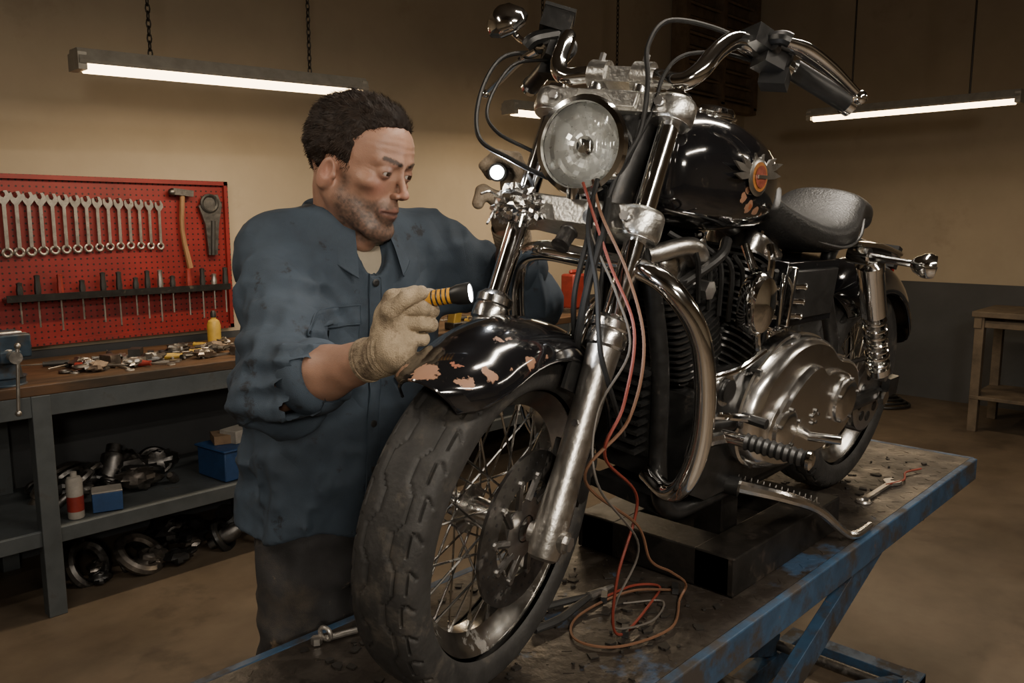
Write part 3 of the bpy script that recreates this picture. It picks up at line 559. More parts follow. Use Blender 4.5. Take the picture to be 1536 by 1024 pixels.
for sg in(-1,1):
    d=nrm([sg*sin(radians(23)),0,cos(radians(23))]); u=np.array([d[2],0,-d[0]]); v=np.array([0,1.,0])
    mb.extr(rsq(.052,.052),cc+d*.10,u,v,d,blackm,.24)
    for i in range(13): 
        k=.078 if i>2 else .072
        mb.extr(rsq(k,k+.004),cc+d*(.135+i*.0135),u,v,d,finm,.0042)
    for i in range(5): mb.extr(rsq(.086,.080),cc+d*(.318+i*.013),u,v,d,finm,.0048)
    mb.extr(rsq(.074,.066),cc+d*.375,u,v,d,chrome_w,.045,inset=.010)
    mb.cyl(cc+d*.34+v*.06,cc+d*.34+v*.10,.018,steel,n=6)
    for q in(-.05,.05): mb.cyl(cc+d*.40+u*q+v*.05,cc+d*.424+u*q+v*.05,.007,chrome,n=6)
mb.extr([(.42,.24),(.40,.32),(.43,.42),(.50,.46),(.61,.46),(.70,.43),(.85,.42),(.93,.36),(.92,.24),(.80,.205),(.5,.205)],(0,-.10,0),(1,0,0),(0,0,1),(0,1,0),blackm,.21)
mb.build('engine',bike,TB)
mb=MB()
mb.tube([(.45,-.06,.60),(.36,-.10,.55),(.34,-.13,.42),(.42,-.14,.27),(.8,-.15,.22),(1.5,-.16,.24)],.022,chrome,n=14)
mb.build('exhaust',bike,TB)
mb=MB()
mb.lathe([(.005,-.02),(.040,-.015),(.046,0),(.046,.012),(.040,.024),(.022,.031),(.001,.033)],(.525,.135,.600),(-.15,1,0),chrome,n=40,sy=1.28,sx=.82,up=(0,0,1))
mb.tube([(.54,.09,.70),(.53,.12,.66)],.008,chrome); mb.build('horn_cover',bike,TB)
mb=MB()
mb.tube([(.30,.04,.68),(.37,.08,.70),(.44,.07,.66)],.016,slider,n=12); mb.tube([(.36,.06,.62),(.43,.10,.68),(.47,.09,.71)],.010,blackm,n=10)
for k in range(8): mb.tube([(.34+.045*k,.05+.008*k,.72-.01*k),(.37+.045*k,.09,.69-.012*k),(.41+.04*k,.085,.60-.015*k)],.005,cablem,n=6,spl=5)
mb.tube([(.62,.10,.70),(.60,.12,.66),(.585,.12,.55),(.60,.12,.50)],.007,chrome,n=8); mb.tube([(.42,.11,.46),(.50,.135,.475),(.60,.135,.50)],.006,chrome,n=8)
mb.build('engine_hoses',bike,TB)
prim=[(.508,.375),(.512,.414),(.54,.465),(.60,.505),(.66,.53),(.74,.535),(.83,.515),(.90,.475),(.985,.455),(1.04,.42),(1.06,.355),(1.035,.295),(.97,.262),(.84,.248),(.72,.25),(.644,.257),(.56,.285),(.52,.325)]
prim=[(.545+(a-.508)*.98,.235+(b-.248)*.98) for a,b in prim]
primc=crom(np.array([(a,b,0) for a,b in prim]),4,True)[:,:2]
polish=M('polished_cover',(.80,.79,.77),.20,1,var=.06,rvar=.06,vs=22,dirt=[((.2,.16,.12),14,.66,.82,.5)])
mb=MB(); c0=primc.mean(0)
mb.extr(primc,(0,.10,0),(1,0,0),(0,0,1),(0,1,0),polish,.06,rings=[(1,0),(1.,.022),(1.03,.024),(1.03,.032),(1.0,.034),(.985,.050),(.95,.060),(.90,.065)])
raised=[(.60,.34),(.61,.40),(.68,.455),(.75,.475),(.80,.45),(.86,.45),(.93,.43),(.98,.38),(.96,.33),(.90,.305),(.78,.30),(.66,.295)]
mb.extr(crom(np.array([(a+.03,b-.015,0) for a,b in raised]),4,True)[:,:2],(0,.165,0),(1,0,0),(0,0,1),(0,1,0),polish,.02,rings=[(1,-.004),(.98,.008),(.93,.014)])
def cap(c,r,h): mb.lathe([(r+.006,0),(r+.006,.006),(r,.010),(r-.002,h),(r-.008,h+.005),(r*.6,h+.007),(.001,h+.008)],c,(0,1,0),polish,n=48); [mb.cyl((c[0]+(r-.003)*cos(t),c[1]+h,c[2]+(r-.003)*sin(t)),(c[0]+(r-.003)*cos(t),c[1]+h+.008,c[2]+(r-.003)*sin(t)),.004,dsteel,n=6) for t in np.arange(5)*2*pi/5+.3]
cap((.935,.168,.360),.054,.018); cap((.665,.160,.340),.046,.018); cap((.79,.165,.345),.018,.01)
for i in range(0,len(primc),9):
    q=c0+(primc[i]-c0)*1.01; mb.cyl((q[0],.12,q[1]),(q[0],.142,q[1]),.006,dsteel,n=6)
mb.build('primary_cover',bike,TB)
mb=MB(); mb.cyl((.47,.02,.44),(.47,.135,.44),.028,chrome_w); mb.cyl((.47,.135,.44),(.47,.143,.44),.020,blackm)
mb.cyl((.43,.09,.36),(.54,.12,.36),.016,blackm,n=12)
mb.box((.80,.07,.60),(.25,.10,.135),paint); mb.box((.80,.122,.60),(.21,.012,.10),blackp); mb.box((.685,.11,.60),(.012,.05,.12),chrome)
for k in range(3): mb.tube([(.66,.09,.55+.03*k),(.70,.13,.56+.03*k),(.72,.14,.56+.03*k)],.006,chrome,n=8,spl=3)
mb.tube([(.70,.10,.66),(.66,.12,.62),(.65,.13,.54)],.005,chrome,n=6)
mb.build('battery_box',bike,TB,bevel=.004)
mb=MB()
mb.tube([(.42,.09,.30),(.44,.13,.345),(.45,.16,.362)],.013,chrome_w,n=10,spl=4); mb.cyl((.45,.15,.362),(.46,.20,.362),.012,chrome); 
rub=[(.0135 if i%2 else .0165,i*.006) for i in range(19)]; mb.lathe(rub,(.46,.195,.362),(.12,1,0),blackp,n=14); mb.lathe([(.018,0),(.018,.006),(.01,.01)],(.473,.305,.362),(.12,1,0),chrome,n=14)
mb.tube([(.40,.12,.40),(.43,.16,.405),(.52,.165,.385)],.007,chrome,n=8,spl=5); mb.lathe([(.009,0),(.010,.05)],(.52,.15,.385),(0,1,0),blackp,n=10)
mb.cyl((.78,.16,.30),(.80,.24,.31),.010,chrome); mb.cyl((.45,-.1,.362),(.46,-.30,.362),.014,blackp)
mb.build('foot_pegs',bike,TB)
cb=[(.345,.07,.285),(.325,.13,.275),(.300,.175,.315),(.285,.20,.40),(.262,.205,.50),(.235,.195,.585),(.205,.16,.645),(.20,.11,.668),(.215,.04,.668)]
mb=MB(); mb.tube(cb+[(a,-b,c) for a,b,c in cb[::-1]],.0175,chrome,n=18,spl=8); mb.cyl((.22,0,.665),(.30,0,.66),.012,blackm)
mb.build('crash_bar',bike,TB)
TBi=np.linalg.inv(TB[0])
mb=MB(); kk=[TBi@(np.array(p)-TB[1]) for p in((1.46,.80,.965),(1.56,.715,.93),(1.70,.70,.87),(1.82,.69,.79),(1.86,.675,.773),(1.95,.675,.772))]
mb.tube(kk,[.015,.013,.011,.010,.010,.009],chrome_w,n=10,spl=5)
mb.cyl((.58,.06,.215),(.60,.13,.215),.02,blackm); sp=[]
for k in range(80): t=k/79; a=k*2*pi/5; q=kk[0]*(1-t)+kk[2]*t; sp.append(q+np.array([.006*cos(a),.0,.006*sin(a)+.02]))
mb.tube(sp,.0014,steel,n=5,spl=0); mb.build('kickstand',bike,TB)
mb=MB()
for sg in(1,-1):
    a=np.array([1.06,.135*sg,.655]); b_=np.array([1.27,.135*sg,.36]); d=b_-a; u,w,_=frame(d)
    mb.cyl(a,a+d*.42,.030,chrome,n=24); mb.cyl(a+d*.1,b_,.012,steel,n=14); mb.lathe([(.02,-.01),(.032,0),(.032,.02)],a,d,chrome,n=24); mb.lathe([(.03,0),(.03,.02),(.015,.03)],b_-nrm(d)*.035,d,chrome,n=20)
    sp=[a+d*(.36+.56*k/140)+(u*cos(k*2*pi/16)+w*sin(k*2*pi/16))*.025 for k in range(141)]; mb.tube(sp,.0045,chrome,n=7,spl=0)
    mb.cyl(a-np.array([0,.02*sg,0]),a+np.array([0,.02*sg,0]),.014,steel); mb.cyl(b_-np.array([0,.02*sg,0]),b_+np.array([0,.02*sg,0]),.014,steel)
mb.build('shock_absorbers',bike,TB)
mb=MB()
for sg in(1,-1):
    mb.cyl((1.02,.10*sg,.672),(1.02,.145*sg,.672),.020,chrome); mb.tube([(1.02,.13*sg,.672),(1.02,.19*sg,.672),(1.02,.245*sg,.672)],[.011,.008,.008],chrome,n=10,spl=4)
    mb.lathe([(.006,-.03),(.016,-.022),(.026,-.004),(.028,.008),(.024,.02),(.001,.024)],(1.02,.265*sg,.672),(.35,1*sg,0),chrome,n=28)
mb.box((1.50,0,.640),(.03,.10,.06),blackp,roty(.3)); mb.lathe([(.03,0),(.033,.01),(.025,.03),(.001,.034)],(1.53,0,.60),(1,0,.2),M('tail_lens',(.2,.01,.01),.2),n=24)
mb.build('rear_lights',bike,TB)
mb=MB(); mb.lathe([(.035,.082),(.095,.082),(.102,.084),(.102,.096),(.095,.098),(.035,.098)],(1.35,0,.285),(0,1,0),steel,n=48)
for t in np.arange(9)*2*pi/9: mb.cyl((1.35+.065*cos(t),.0985,.285+.065*sin(t)),(1.35+.065*cos(t),.0995,.285+.065*sin(t)),.014,blackp,n=14)
bl=[(1.35+.105*cos(t),.09,.285+.105*sin(t)) for t in np.linspace(-pi/2,pi/2,12)]+[(.95+.05*cos(t),.09,.345+.05*sin(t)) for t in np.linspace(pi/2,3*pi/2,8)]
mb.tube(bl,.006,blackp,n=6,spl=0,closed=True); mb.box((1.44,.115,.30),(.07,.02,.05),blackm); mb.build('drive_pulley',bike,TB)
mb=MB(); mb.box((-.075,.075,.10),(.055,.05,.10),blackm); mb.cyl((-.075,.09,.12),(-.075,.112,.12),.02,blackm); mb.cyl((-.075,.09,.08),(-.075,.112,.08),.02,blackm); mb.tube([(-.07,.09,.15),(-.05,.09,.22),(-.03,.07,.36),(-.02,.04,.5)],.004,cablem,n=6); mb.build('brake_caliper',bike,TF,bevel=.005)
# ---------------------------------------------------------------- service stand
mb=MB(); stm=M('stand_black_steel',(.022,.020,.018),.45,.6,var=.5,vs=10,bump=.3,bs=50,dirt=[((.06,.042,.03),9,.56,.74,.8)])
x0,x1,y0,y1=1.39,1.90,.73,1.12; z0,z1=TZ+.002,TZ+.082
mb.box(((x0+x1)/2,y0+.045,(z0+z1)/2),(x1-x0,.09,z1-z0),stm); mb.box(((x0+x1)/2,y1-.05,(z0+z1)/2),(x1-x0,.10,z1-z0),stm)
mb.box((x0+.05,(y0+y1)/2,(z0+z1)/2-.0005),(.10,y1-y0-.02,z1-z0-.001),stm); mb.box((x1-.05,(y0+y1)/2,(z0+z1)/2-.0005),(.10,y1-y0-.02,z1-z0-.001),stm)
mb.box(((x0+x1)/2,(y0+y1)/2,z0+.015),(x1-x0-.15,y1-y0-.15,.03),stm)
mb.box((1.58,.88,z0+.09),(.07,.07,.18),stm); mb.box((1.58,.88,z0+.178),(.16,.10,.012),stm)
mb.build('service_stand',None,smooth=False,bevel=.003)
# ---------------------------------------------------------------- lift table
lt_=empty('lift_table',(1.6,.93,0)); mb=MB()
tx0,tx1,ty0,ty1=.40,2.79,.665,1.205
mb.box(((tx0+tx1)/2,(ty0+ty1)/2,TZ-.006),(tx1-tx0-.02,ty1-ty0-.02,.012),tabletop); 
for i in range(45):
    for j in range(11):
        mb.box((tx0+.05+i*.0515,ty0+.035+j*.047,TZ+.0002),(.018,.004,.0012),tabletop,rotz(.78 if (i+j)%2 else -.78))
mb.build('deck_plate',lt_,smooth=False)
mb=MB()
for y in(ty0,ty1): mb.box(((tx0+tx1)/2,y,TZ-.032),(tx1-tx0,.02,.066),tableblue)
for x in(tx0,tx1): mb.box((x,(ty0+ty1)/2,TZ-.032),(.02,ty1-ty0,.066),tableblue)
for i in range(5): mb.box((tx0+.3+i*.48,(ty0+ty1)/2,TZ-.035),(.04,ty1-ty0,.04),tableblue)
mb.build('deck_rim',lt_,smooth=False,bevel=.003)
mb=MB()
def beam(a,b,w,h,mat):
    a=np.array(a,float);b=np.array(b,float);d=nrm(b-a); y=np.array([0,1.,0]) if abs(d[1])<.9 else np.array([1.,0,0]); z=nrm(np.cross(d,y)); y=np.cross(z,d)
    mb.box((a+b)/2,(np.linalg.norm(b-a),w,h),mat,np.stack([d,y,z],1))
for y in(.74,1.13):
    beam((.95,y,.66),(2.45,y,.10),.03,.075,tableblue); beam((2.45,y+.035*(1 if y<1 else -1),.66),(.95,y+.035*(1 if y<1 else -1),.10),.03,.075,tableblue)
    beam((.7,y-.0,.04),(2.65,y,.04),.05,.07,tableblue)
for x,z in((.95,.10),(2.45,.10),(.95,.66),(2.45,.66),(1.7,.38)): mb.cyl((x,.70,z),(x,1.17,z),.018,dsteel,n=14)
for x in(.72,2.62): mb.box((x,.935,.04),(.06,.44,.065),tableblue)
mb.cyl((1.9,.935,.10),(1.45,.935,.42),.035,dsteel); 
for x in(.95,2.45):
    for y in(.70,1.17): mb.cyl((x,y-.015,.10),(x,y+.015,.10),.035,blackm)
mb.build('scissor_lift',lt_,bevel=.002)
mb=MB(); zt=TZ+.005
def wf(F,s,U): return np.array(W(TF,(F,s,U)))
mb.tube([wf(.06,.02,.54),wf(.07,.05,.50),wf(.05,.10,.42),wf(.045,.165,.33),wf(.04,.18,.22),wf(.03,.17,.14),(1.10,.76,1.03),(1.07,.775,.90),(1.08,.79,.80),(1.13,.80,zt),(1.25,.83,zt),(1.33,.86,zt),(1.30,.90,zt),(1.20,.90,zt+.01)],.0026,wirered,n=6,spl=10)
mb.tube([wf(.05,.03,.55),wf(.065,.07,.49),wf(.04,.13,.41),wf(.04,.185,.31),wf(.03,.19,.20),wf(.03,.15,.10),(1.11,.765,.98),(1.16,.77,.90),(1.26,.79,.84),(1.33,.80,.79),(1.31,.80,zt),(1.20,.75,zt),(1.08,.78,zt),(1.05,.85,zt),(1.12,.90,zt),(1.25,.88,zt+.01),(1.34,.83,zt)],.0026,wirebr,n=6,spl=10)
mb.tube([wf(.05,.03,.53),wf(.06,.06,.46),wf(.045,.12,.38),wf(.04,.165,.30),wf(.03,.14,.20),wf(.03,.17,.10),(1.10,.755,.95),(1.075,.78,.85),(1.10,.80,zt+.02),(1.20,.79,zt),(1.28,.82,zt),(1.22,.87,zt)],.0020,wiregy,n=6,spl=10)
mb.tube([wf(.055,.04,.55),wf(.07,.055,.47),wf(.05,.09,.38),wf(.04,.12,.29),wf(.0,.15,.22),wf(-.05,.16,.18)],.0042,wirebk,n=6,spl=10)
for p in((1.13,.80,zt+.003),(1.20,.90,zt+.01),(1.34,.83,zt+.003)): mb.box(p,(.03,.012,.012),blackp,rotz(.6))
mb.build('wiring_harness',None)
mb=MB(); rg=np.random.RandomState(21); deb=M('debris_black',(.012,.010,.008),.6,var=.4)
for i in range(230):
    x=.7+.65*rg.rand() if i%3 else 1.95+.7*rg.rand(); y=ty0+.03+(ty1-ty0-.06)*rg.rand(); r=.003+.010*rg.rand()**2
    n=rg.randint(4,7); t0=rg.rand()*6; mb.extr([(r*(.5+rg.rand())*cos(t0+k*2*pi/n),r*(.5+rg.rand())*sin(t0+k*2*pi/n)) for k in range(n)],(x,y,TZ+.0010),(1,0,0),(0,1,0),(0,0,1),deb,.0015+.003*rg.rand())
mb.build('debris_flakes',smooth=False)
mb=MB(); zz=TZ+.009
for s in(1,-1): mb.tube([(1.20,.93,zz),(1.15,.935+.012*s,zz),(1.08,.94+.028*s,zz),(1.02,.945+.026*s,zz)],[.005,.007,.008,.008],tg,n=8,spl=5)
mb.tube([(1.19,.93,zz),(1.26,.925,zz)],[.010,.004],tm,n=8,spl=0); mb.build('pliers')
mb=MB(); wrench(mb,(2.35,.76,TZ+.002),(0,1,0),(1,0,0),(0,0,1),.22,1.2); mb.tube([(2.30,.76,zz),(2.38,.74,zz),(2.46,.76,zz),(2.53,.74,zz)],.003,wirered,n=6); mb.build('combination_wrench')
mb=MB(); mb.torus((.745,1.165,TZ+.017),(1,.3,.1),.012,.004,tm,n=20,m=8); mb.cyl((.745,1.165,TZ+.008),(.80,1.15,TZ+.008),.006,tm,n=10); mb.cyl((.73,1.17,TZ+.002),(.73,1.17,TZ+.014),.010,tm,n=6); mb.build('hose_clamp')
#####################################################################  MAN
def seg(P,a,b):
    a=np.array(a,float);b=np.array(b,float);d=b-a; t=np.clip(((P-a)@d)/(d@d),0,1); return np.linalg.norm(P-a-t[:,None]*d,axis=1),t
def cone(P,a,b,ra,rb): 
    l,t=seg(P,a,b); return l-(ra+(rb-ra)*t)
def sph(P,c,r): return np.linalg.norm(P-np.array(c),axis=1)-r
def elp(P,c,r,R=None):
    q=P-np.array(c)
    if R is not None: q=q@R
    r=np.array(r); k0=np.linalg.norm(q/r,axis=1); k1=np.linalg.norm(q/r**2,axis=1)+1e-9; return k0*(k0-1)/k1
def smin(a,b,k):
    h=np.clip(.5+.5*(b-a)/k,0,1); return b*(1-h)+a*h-k*h*(1-h)
def smax(a,b,k): return -smin(-a,-b,k)
_lat=np.random.RandomState(11).rand(32,32,32)
def vn(P,sc_,off=0.):
    q=P*np.array(sc_)+off+100; i=np.floor(q).astype(int); f=q-i; f=f*f*(3-2*f); i=i%32; j=(i+1)%32
    def g(a,b,c): return _lat[a,b,c]
    x,y,z=f.T
    return ((g(i[:,0],i[:,1],i[:,2])*(1-x)+g(j[:,0],i[:,1],i[:,2])*x)*(1-y)+(g(i[:,0],j[:,1],i[:,2])*(1-x)+g(j[:,0],j[:,1],i[:,2])*x)*y)*(1-z)+((g(i[:,0],i[:,1],j[:,2])*(1-x)+g(j[:,0],i[:,1],j[:,2])*x)*(1-y)+(g(i[:,0],j[:,1],j[:,2])*(1-x)+g(j[:,0],j[:,1],j[:,2])*x)*y)*z
def ridge(P,s,off=0.): return 1-np.abs(2*vn(P,s,off)-1)*1.0
def surfnet(fn,lo,hi,h):
    lo=np.array(lo,float); ax=[np.arange(lo[i],hi[i]+h,h) for i in range(3)]; sh=[len(a) for a in ax]
    G=np.stack(np.meshgrid(*ax,indexing='ij'),-1).reshape(-1,3); V=np.empty(len(G))
    for i in range(0,len(G),300000): V[i:i+300000]=fn(G[i:i+300000])
    V=V.reshape(sh); s=V<0
    c=np.zeros([n-1 for n in sh],int)
    for i in(0,1):
        for j in(0,1):
            for k in(0,1): c+=s[i:sh[0]-1+i,j:sh[1]-1+j,k:sh[2]-1+k]
    I=np.argwhere((c>0)&(c<8)); idx=-np.ones(c.shape,int); idx[tuple(I.T)]=np.arange(len(I))
    acc=np.zeros((len(I),3)); cnt=np.zeros(len(I)); cs=[np.array([i,j,k]) for i in(0,1) for j in(0,1) for k in(0,1)]
    for a in range(8):
        for b in range(a+1,8):
            if np.abs(cs[a]-cs[b]).sum()!=1: continue
            v0=V[tuple((I+cs[a]).T)]; v1=V[tuple((I+cs[b]).T)]; m=(v0<0)!=(v1<0); t=v0[m]/(v0[m]-v1[m])
            acc[m]+=cs[a]+(cs[b]-cs[a])*t[:,None]; cnt[m]+=1
    verts=lo+(I+acc/cnt[:,None])*h; Fs=[]
    for a in range(3):
        sl0=[slice(None)]*3; sl1=[slice(None)]*3; sl0[a]=slice(0,-1); sl1[a]=slice(1,None)
        x=s[tuple(sl0)]; y=s[tuple(sl1)]; p=np.argwhere(x!=y); b,cc=(a+1)%3,(a+2)%3
        p=p[(p[:,b]>0)&(p[:,cc]>0)&(p[:,b]<sh[b]-1)&(p[:,cc]<sh[cc]-1)]
        eb=np.eye(3,dtype=int)[b]; ec=np.eye(3,dtype=int)[cc]
        q=np.stack([idx[tuple(p.T)],idx[tuple((p-eb).T)],idx[tuple((p-eb-ec).T)],idx[tuple((p-ec).T)]],1)
        fl=x[tuple(p.T)]; q[~fl]=q[~fl][:,::-1]; Fs.append(q)
    return verts,np.concatenate(Fs)
def mesh(name,V,F,mat,par,T=None,col=None,smooth=True):
    if T is not None: V=V@T[0].T+T[1]
    me=bpy.data.meshes.new(name); me.from_pydata(V.tolist(),[],F if isinstance(F,list) else F.tolist()); me.materials.append(mat)
    me.polygons.foreach_set('use_smooth',[smooth]*len(F))
    if col is not None:
        ca=me.color_attributes.new('col','FLOAT_COLOR','POINT'); ca.data.foreach_set('color',np.concatenate([col,np.ones((len(col),1))],1).ravel())
    ob=bpy.data.objects.new(name,me); bpy.context.collection.objects.link(ob); setpar(ob,par); return ob
TM=(np.array([[sin(yaw),cos(yaw),0],[-cos(yaw),sin(yaw),0],[0,0,1.]]),np.zeros(3))
E1=np.array([.786,.618,0]); E2=np.array([.618,-.786,0])
skinm=M('skin',(1,1,1),.48,var=.12,vs=60,bump=.18,bs=500,attr=True,sss=.15)
shirtm=M('work_shirt_blue',(.033,.049,.070),.82,var=.25,vs=7,bump=.35,bs=900,fold=(8,.022),dirt=[((.012,.014,.018),16,.60,.66,.8),((.015,.018,.023),5,.56,.76,.8)])
shirt2=M('work_shirt_seam',(.026,.040,.058),.85,var=.2,vs=20)
underm=M('undershirt',(.28,.24,.18),.9,var=.1); pantm=M('work_jeans',(.030,.029,.030),.85,var=.4,vs=9,bump=.4,bs=500,fold=(8,.02),dirt=[((.24,.18,.12),9,.62,.66,.9),((.08,.065,.05),5,.54,.7,.9)])
glovem=M('glove_knit',(.32,.25,.165),.9,var=.3,vs=30,bump=.8,bs=500,dirt=[((.10,.07,.045),22,.50,.66,.9)]); gloveshade=M('glove_knit_shaded',(.20,.155,.105),.85,var=.4,vs=30,bump=.6,bs=400)  # second glove colour is darkened to paint in the left hand's backlit shade
hairm=M('hair_dark_brown',(.019,.012,.0085),.62,var=.5,vs=60,spec=.25); bootm=M('boot_leather',(.03,.02,.014),.6,var=.3)
eyew=M('eye_white',(.40,.35,.31),.15,var=.05); irism=M('iris',(.035,.02,.012),.1,var=.2)
man=empty('mechanic',tuple(TM[0]@np.array([-.36,1.56,0])))
zk=[.86,.95,1.08,1.2,1.32,1.42,1.48,1.53]; A_=[.168,.168,.166,.174,.181,.170,.118,.058]; B_=[.146,.146,.142,.139,.130,.112,.082,.055]
CX=[-.368,-.362,-.346,-.332,-.318,-.312,-.306,-.302]; CY=[1.575,1.57,1.56,1.55,1.54,1.535,1.530,1.525]
SR=np.array([-.410,1.445,1.438]); ER=np.array([-.366,1.270,1.232]); WR=np.array([-.172,1.122,1.310])
SL=np.array([-.180,1.640,1.440]); EL=np.array([.026,1.60,1.348]); WL=np.array([-.004,1.495,1.487])
def torso(P,off=0.):
    z=P[:,2]; cx=np.interp(z,zk,CX); cy=np.interp(z,zk,CY); a=np.interp(z,zk,A_)+off; b=np.interp(z,zk,B_)+off
    dx=P[:,0]-cx; dy=P[:,1]-cy; u=dx*E1[0]+dy*E1[1]; v=dx*E2[0]+dy*E2[1]
    q=(np.abs(u/a)**2.3+np.abs(v/b)**2.3)**(1/2.3); d=(q-1)*np.minimum(a,b)
    return smax(d,z-1.525,.03),u,v
def shirt_sdf(P,fold=True):
    d,u,v=torso(P)
    d=smin(d,cone(P,(-.304,1.53,1.475),SR+[0,0,.004],.048,.062),.05); d=smin(d,cone(P,(-.304,1.53,1.475),SL+[0,0,.004],.048,.066),.05)
    ra=smin(cone(P,SR,ER,.070,.058),cone(P,ER,ER+(WR-ER)*.28,.058,.052),.03)
    la=smin(cone(P,SL,EL,.074,.056),cone(P,EL,EL+(WL-EL)*.36,.056,.050),.03)
    lr,tr_=seg(P,SR,ER); ll,tl=seg(P,SL,EL)
    wr=np.clip((tr_-.35)*2.0,0,1); nz=.020*(ridge(P@np.array([[1,0,0],[0,1,.3],[0,-.3,1]]),(9,9,32),3.)-.6)*(.4+wr)+.007*(ridge(P,(30,30,30),4.)-.6)
    ra=ra-nz; la=la-.018*(ridge(P,(30,9,12),9.)-.6)
    d=smin(d,ra,.025); d=smin(d,la,.035)
    Q=P.copy(); Q[:,2]+=.35*u*np.sign(.1-u); Q=Q+.03*(vn(P,(7,7,7))[:,None]-.5); f=.026*(ridge(Q,(13,13,4.5),1.)-.62)+.013*(ridge(P+0.15*vn(P,(4,4,4))[:,None],(22,22,10),5.)-.6)+.005*(ridge(P,(45,45,30),6.)-.6)
    d=d-f*np.clip((1.47-P[:,2])*8,0,1)
    d=d-.018*(ridge(Q,(6,6,20),7.)-.6)*np.clip(1-np.abs(P[:,2]-1.02)*6,0,1)
    d=d-.008*np.sin((P[:,2]*1.0+ (P[:,0]+P[:,1])*.9)*110)*np.exp(-((np.linalg.norm(P-(SR+np.array([.05,.0,-.10])),axis=1))/.07)**2)
    nc=np.array([-.300,1.525,1.50])+E2*.085; d=smax(d,-elp(P,nc+np.array([0,0,-.02]),(.034,.034,.085)),.008)
    d=smax(d,-cone(P,(-.302,1.527,1.47),(-.290,1.51,1.60),.070,.075),.006)
    hem=.915+.012*np.sin(P[:,0]*30); return smax(d,hem-P[:,2],.006)
V,F=surfnet(shirt_sdf,(-.56,1.17,.89),(.14,1.78,1.56),.0058); mesh('work_shirt',V,F,shirtm,man,TM)
mb=MB()
for E,Wp,t,r in((ER,WR,.34,.0510),(EL,WL,.42,.047)):
    d=nrm(Wp-E); c=E+(Wp-E)*t; mb.lathe([(r-.014,.026),(r-.004,.028),(r+.004,.022),(r+.008,.010),(r+.008,-.012),(r+.005,-.022),(r-.003,-.028)],c,d,shirtm,n=40,cap=False)
def hit(z,ang,off=.003,fn=shirt_sdf):
    c=np.array([np.interp(z,zk,CX),np.interp(z,zk,CY),z]); dr=E2*cos(ang)-E1*sin(ang)
    t=np.linspace(.03,.30,400); P=c+np.outer(t,dr); s=fn(P); k=np.argmax(s>0); return P[k]+dr*off
def patch(a0,a1,z0,z1,off,mat,na=10,nz_=12):
    Gd=np.array([[hit(z,a,off) for a in np.linspace(a0,a1,na)] for z in np.linspace(z0,z1,nz_)]); mb.grid(Gd,mat)
    ed=np.concatenate([Gd[:,0],Gd[-1,:],Gd[::-1,-1],Gd[0,::-1]]); mb.tube(ed,.0015,shirt2,n=5,spl=0,closed=True)
patch(-.09,.09,1.40,.935,.003,shirtm,5,60)
patch(.26,.66,1.345,1.215,.003,shirtm); patch(.25,.67,1.348,1.315,.006,shirtm)
patch(-.30,-.72,1.345,1.215,.003,shirtm); patch(-.29,-.73,1.348,1.315,.006,shirtm)
for z in(1.385,1.30,1.215,1.13,1.045,.96): 
    p=hit(z,0,.004); mb.lathe([(.0062,0),(.0066,.002),(.004,.003),(.001,.0025)],p,E2,blackp,n=14)
nC=np.array([-.303,1.527,0]); rows=[]
phs=np.linspace(radians(20),radians(340),60)
for ph in phs:
    fr=cos(ph)*.5+.5; tip=1-np.clip((min(ph,2*pi-ph)-radians(20))/radians(45),0,1); d=E2*cos(ph)+E1*sin(ph)
    zb=1.505-.055*fr**1.2; rb=.072+.010*fr
    rows.append([nC+d*(rb-.004)+[0,0,zb-.012],nC+d*(rb-.006)+[0,0,zb+.018],nC+d*rb+[0,0,zb+.032],nC+d*(rb+.007)+[0,0,zb+.030],nC+d*(rb+.017+.010*tip)+[0,0,zb+.008-.012*tip],nC+d*(rb+.027+.020*tip)+[0,0,zb-.018-.038*tip**1.5]])
Gc2=np.stack([crom(r,4) for r in np.array(rows)]); mb.grid(Gc2,shirtm); mb.tube(Gc2[:,-1],.0018,shirt2,n=6,spl=0)
mb.build('shirt_details',man,TM)
def und(P):
    d,u,v=torso(P,-.020); return smax(smax(d,1.30-P[:,2],.01),P[:,2]-1.478,.01)
V,F=surfnet(und,(-.50,1.36,1.29),(-.1,1.72,1.50),.008); mesh('undershirt',V,F,underm,man,TM)
mb=MB(); rg_=[nC+(E2*cos(t)+E1*sin(t))*(.066+.012*max(0,cos(t)))+np.array([0,0,1.478-.022*(cos(t)*.5+.5)]) for t in np.arange(32)*2*pi/32]; mb.tube(rg_,.006,underm,n=8,spl=0,closed=True); mb.build('undershirt_neckband',man,TM)
HRp=np.array([-.405,1.535,.86]);HLp=np.array([-.285,1.625,.86]);KR=np.array([-.425,1.495,.48]);KL=np.array([-.265,1.60,.48]);AR=np.array([-.43,1.545,.10]);AL=np.array([-.245,1.665,.10])
def pants(P):
    q=P-np.array([-.358,1.578,.90]); u=q@E1; v=q@E2; d=((np.abs(u/.155)**2.3+np.abs(v/.120)**2.3)**(1/2.3)-1)*.12; d=smax(d,np.abs(P[:,2]-.90)-.09,.03)
    for h,k,a in((HRp,KR,AR),(HLp,KL,AL)): d=smin(d,smin(cone(P,h,k,.094,.074),cone(P,k,a,.074,.066),.03),.03)
    d=d-.012*(ridge(P,(14,14,16),2.)-.6)-.012*(ridge(P,(8,8,26),4.)-.6)*np.clip(1-np.abs(P[:,2]-.5)*5,0,1)-.01*(ridge(P,(8,8,30),4.)-.6)*np.clip(1-np.abs(P[:,2]-.16)*9,0,1)
    return smax(d,.075-P[:,2],.005)
V,F=surfnet(pants,(-.56,1.38,.05),(-.10,1.80,1.02),.0085); mesh('trousers',V,F,pantm,man,TM)
